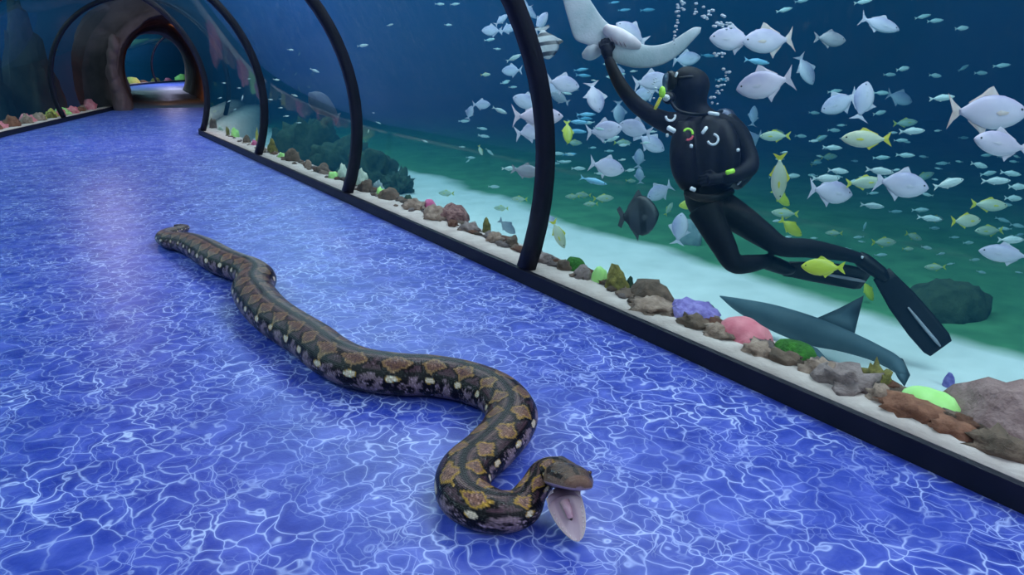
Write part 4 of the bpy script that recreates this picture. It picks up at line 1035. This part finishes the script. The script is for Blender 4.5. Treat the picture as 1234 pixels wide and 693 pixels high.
for k, l in (('Y', [(585, 90, 13, 10), (604, 251, 18, 178), (626, 240, 20, 178), (727, 239, 26, 2), (712, 246, 18, 182), (703, 235, 20, 178), (690, 237, 18, 180), (750, 172, 22, 0), (999, 189, 22, 5), (1042, 220, 44, 2), (1113, 213, 26, 20),
      (1192, 247, 44, -4), (1164, 266, 46, 3), (1192, 278, 36, 182), (1065, 292, 32, 0), (1094, 300, 14, 0), (1091, 148, 28, 2), (579, 181, 14, -70), (692, 172, 20, 0), (983, 196, 16, 30), (988, 167, 18, 20), (935, 160, 22, 0), (1101, 285, 24, -20), (1005, 281, 20, 178), (1127, 322, 24, 180), (806, 252, 18, 60), (1128, 264, 24, 0), (760, 218, 14, 0)]),
     ('C', [(706, 138, 24, 2), (705, 143, 20, 3), (696, 147, 26, -3), (695, 158, 24, -6), (715, 218, 34, -16), (703, 91, 20, 0), (700, 84, 18, 4), (686, 186, 18, 2), (853, 67, 20, 0), (912, 74, 34, -5), (870, 96, 18, 0), (780, 12, 20, 8), (752, 12, 16, 0), (740, 3, 14, 5)]),
     ('S', [(945, 12, 20, 12), (966, 1, 18, 10), (1040, 2, 22, 8), (1112, 20, 19, 10), (1127, 25, 20, 4), (1159, 34, 22, 10), (1088, 83, 22, 14), (1072, 90, 18, 4), (1062, 112, 20, 0), (1006, 110, 18, 6), (1127, 91, 20, 0), (1161, 82, 16, 30),
      (1182, 88, 19, 3), (1207, 79, 20, 2), (1135, 118, 30, 4), (981, 136, 16, 0), (1005, 157, 18, 0), (965, 164, 17, 0), (990, 166, 17, 20), (1099, 158, 32, 2), (1161, 166, 14, 0), (1060, 136, 20, 14), (1003, 178, 24, -4), (984, 196, 14, 0),
      (1004, 178, 20, 0), (1030, 194, 10, 0), (1062, 190, 20, 0), (1010, 206, 28, -4), (955, 212, 22, 4), (1091, 187, 22, -5), (995, 215, 36, 0), (1143, 221, 42, 14), (1180, 199, 26, -10), (1191, 209, 22, 10), (1200, 218, 34, 0), (1218, 209, 26, -8), (1226, 225, 30, 2), (1221, 239, 28, 0),
      (1051, 248, 28, -8), (1079, 255, 16, 0), (1109, 253, 20, 0), (1120, 263, 28, -8), (1042, 273, 12, 70), (1150, 286, 12, 0), (1126, 275, 16, 0), (1218, 289, 36, 0), (1208, 265, 18, -20), (1226, 272, 20, -10), (1060, 206, 34, -8), (1075, 214, 20, 0),
      (608, 100, 11, 5), (618, 105, 11, 0), (602, 133, 20, -25), (559, 146, 14, 0), (581, 155, 13, -5), (582, 164, 13, -5), (557, 177, 7, 0), (590, 183, 13, -40), (567, 190, 12, 0), (564, 194, 7, 40), (614, 203, 20, 3), (595, 225, 15, -4), (619, 70, 20, 25), (590, 48, 14, 5), (599, 59, 10, 0), (610, 98, 10, 6),
      (672, 185, 16, 0), (678, 195, 15, -6), (697, 203, 18, 0), (670, 197, 10, 0), (714, 178, 10, 0), (734, 182, 12, 0), (737, 168, 20, 20), (583, 164, 12, 0), (548, 5, 12, 4), (437, 55, 14, 8), (530, 5, 12, 0), (333, 96, 8, 0), (355, 115, 9, -20), (379, 85, 12, -20), (456, 148, 7, -20), (444, 158, 5, 80), (450, 136, 4, 0),
      (512, 170, 8, -20), (557, 177, 8, 0), (583, 164, 14, -10), (540, 30, 10, 0), (470, 30, 9, 10), (350, 60, 8, 0), (345, 140, 7, 10), (360, 148, 7, 0), (338, 130, 6, 0), (326, 120, 6, 0), (292, 118, 7, 70), (250+33, 132, 5, 20), (300, 95, 5, 0), (270, 100, 5, 0), (276, 122, 5, 30), (265, 118, 5, 10), (288, 106, 5, 0)])):
    for a in l: fish(k, *a, D=None)
# the loose far shoal: more of the same slim fish, deeper in the water
for i in range(75):
    if i % 3 < 2: x, y = frs.uniform(930, 1233), frs.uniform(150, 330)
    else: x, y = frs.uniform(672, 800), frs.uniform(70, 245)
    fish('S', x, y, frs.uniform(8, 17), frs.choice((0, 180))+frs.uniform(-12, 12), D=frs.uniform(6.5, 10.0))
# the tank on the other side of the walkway
for x, y, l, a in ((41, 99, 9, 60), (46, 101, 8, 75), (50, 96, 9, 80), (17, 103, 6, 0), (66, 99, 5, 60), (69, 112, 7, -60), (67, 60, 5, 20), (33, 116, 5, 80), (52, 106, 6, 70), (38, 104, 5, 20), (10, 108, 5, 0), (46, 108, 5, 0), (52, 121, 5, 0)):
    fish('G', x, y, l, a, 'yellow fish in the tank across the walkway by the rocks', D=27.0)['group'] = 'yellow fish of the rocky side'
for k, (root, sm, used, used_s) in KINDS.items():             # drop prototypes nobody used
    if not used:
        for ch in list(root.children): bpy.data.objects.remove(ch, do_unlink=True)
        bpy.data.objects.remove(root, do_unlink=True)
    if not used_s: bpy.data.objects.remove(sm, do_unlink=True)

# ------------------------------------------------------------------ bubbles from the regulator
m, nt, b = newmat('air_bubble')
b.inputs['Base Color'].default_value = (0.92, 0.93, 1.0, 1); b.inputs['Roughness'].default_value = 0.12; b.inputs['Transmission Weight'].default_value = 0.55; b.inputs['IOR'].default_value = 1.25
nzb = N(nt, 'ShaderNodeTexNoise', Scale=3.0); rpb = ramp(nt, nzb.outputs['Fac'], [(0.3, (0.85, 0.88, 1.0)), (0.7, (0.95, 0.95, 1.0))]); L(nt, rpb.outputs[0], b.inputs['Base Color'])
BUB = mesh('air_bubble', *ico(2), m); first = [True]
brs = random.Random(5)
def bubble(x, y, rpx, D, where='in the thick plume beside the big silver fish'):
    if first[0]: o = BUB; first[0] = False
    else: o = BUB.copy(); COL.objects.link(o)
    r = rpx*D/F; o.location = atd(x, y, D); o.scale = (r*1.15, r*1.0, r*0.72)
    tag(o, 'silvery air bubble '+where, 'bubble', 'bubbles '+where)
for i in range(34): t = brs.random(); bubble(838+38*t+brs.uniform(-6, 6), 8+24*t+brs.uniform(-8, 8), brs.uniform(1.3, 2.6), DV-.15+brs.uniform(-.1, .1))
for i in range(14): bubble(815+brs.uniform(-3, 3), 4+50*i/13+brs.uniform(-2, 2), brs.uniform(1.2, 2.4), DV-.15, 'in the thin string crossing the ray wing')
for i in range(10): bubble(823+brs.uniform(-7, 7), 6+brs.uniform(-5, 6), brs.uniform(1.2, 2.2), DV-.1, 'at the top of the thin string over the ray wing')
for i in range(26): t = brs.random(); bubble(876-18*t+brs.uniform(-7, 7), 82+44*t+brs.uniform(-4, 4), brs.uniform(1.2, 2.4), DV-.05, 'rising behind the diver hood')
for i in range(8): bubble(866+brs.uniform(-6, 8), 66+brs.uniform(-2, 3), brs.uniform(1.4, 2.4), DV-.1, 'just above the diver hood')
for i in range(10): bubble(790+brs.uniform(-10, 6), 100+brs.uniform(-8, 20), brs.uniform(1.0, 2.0), DV-.2, 'around the diver mask')
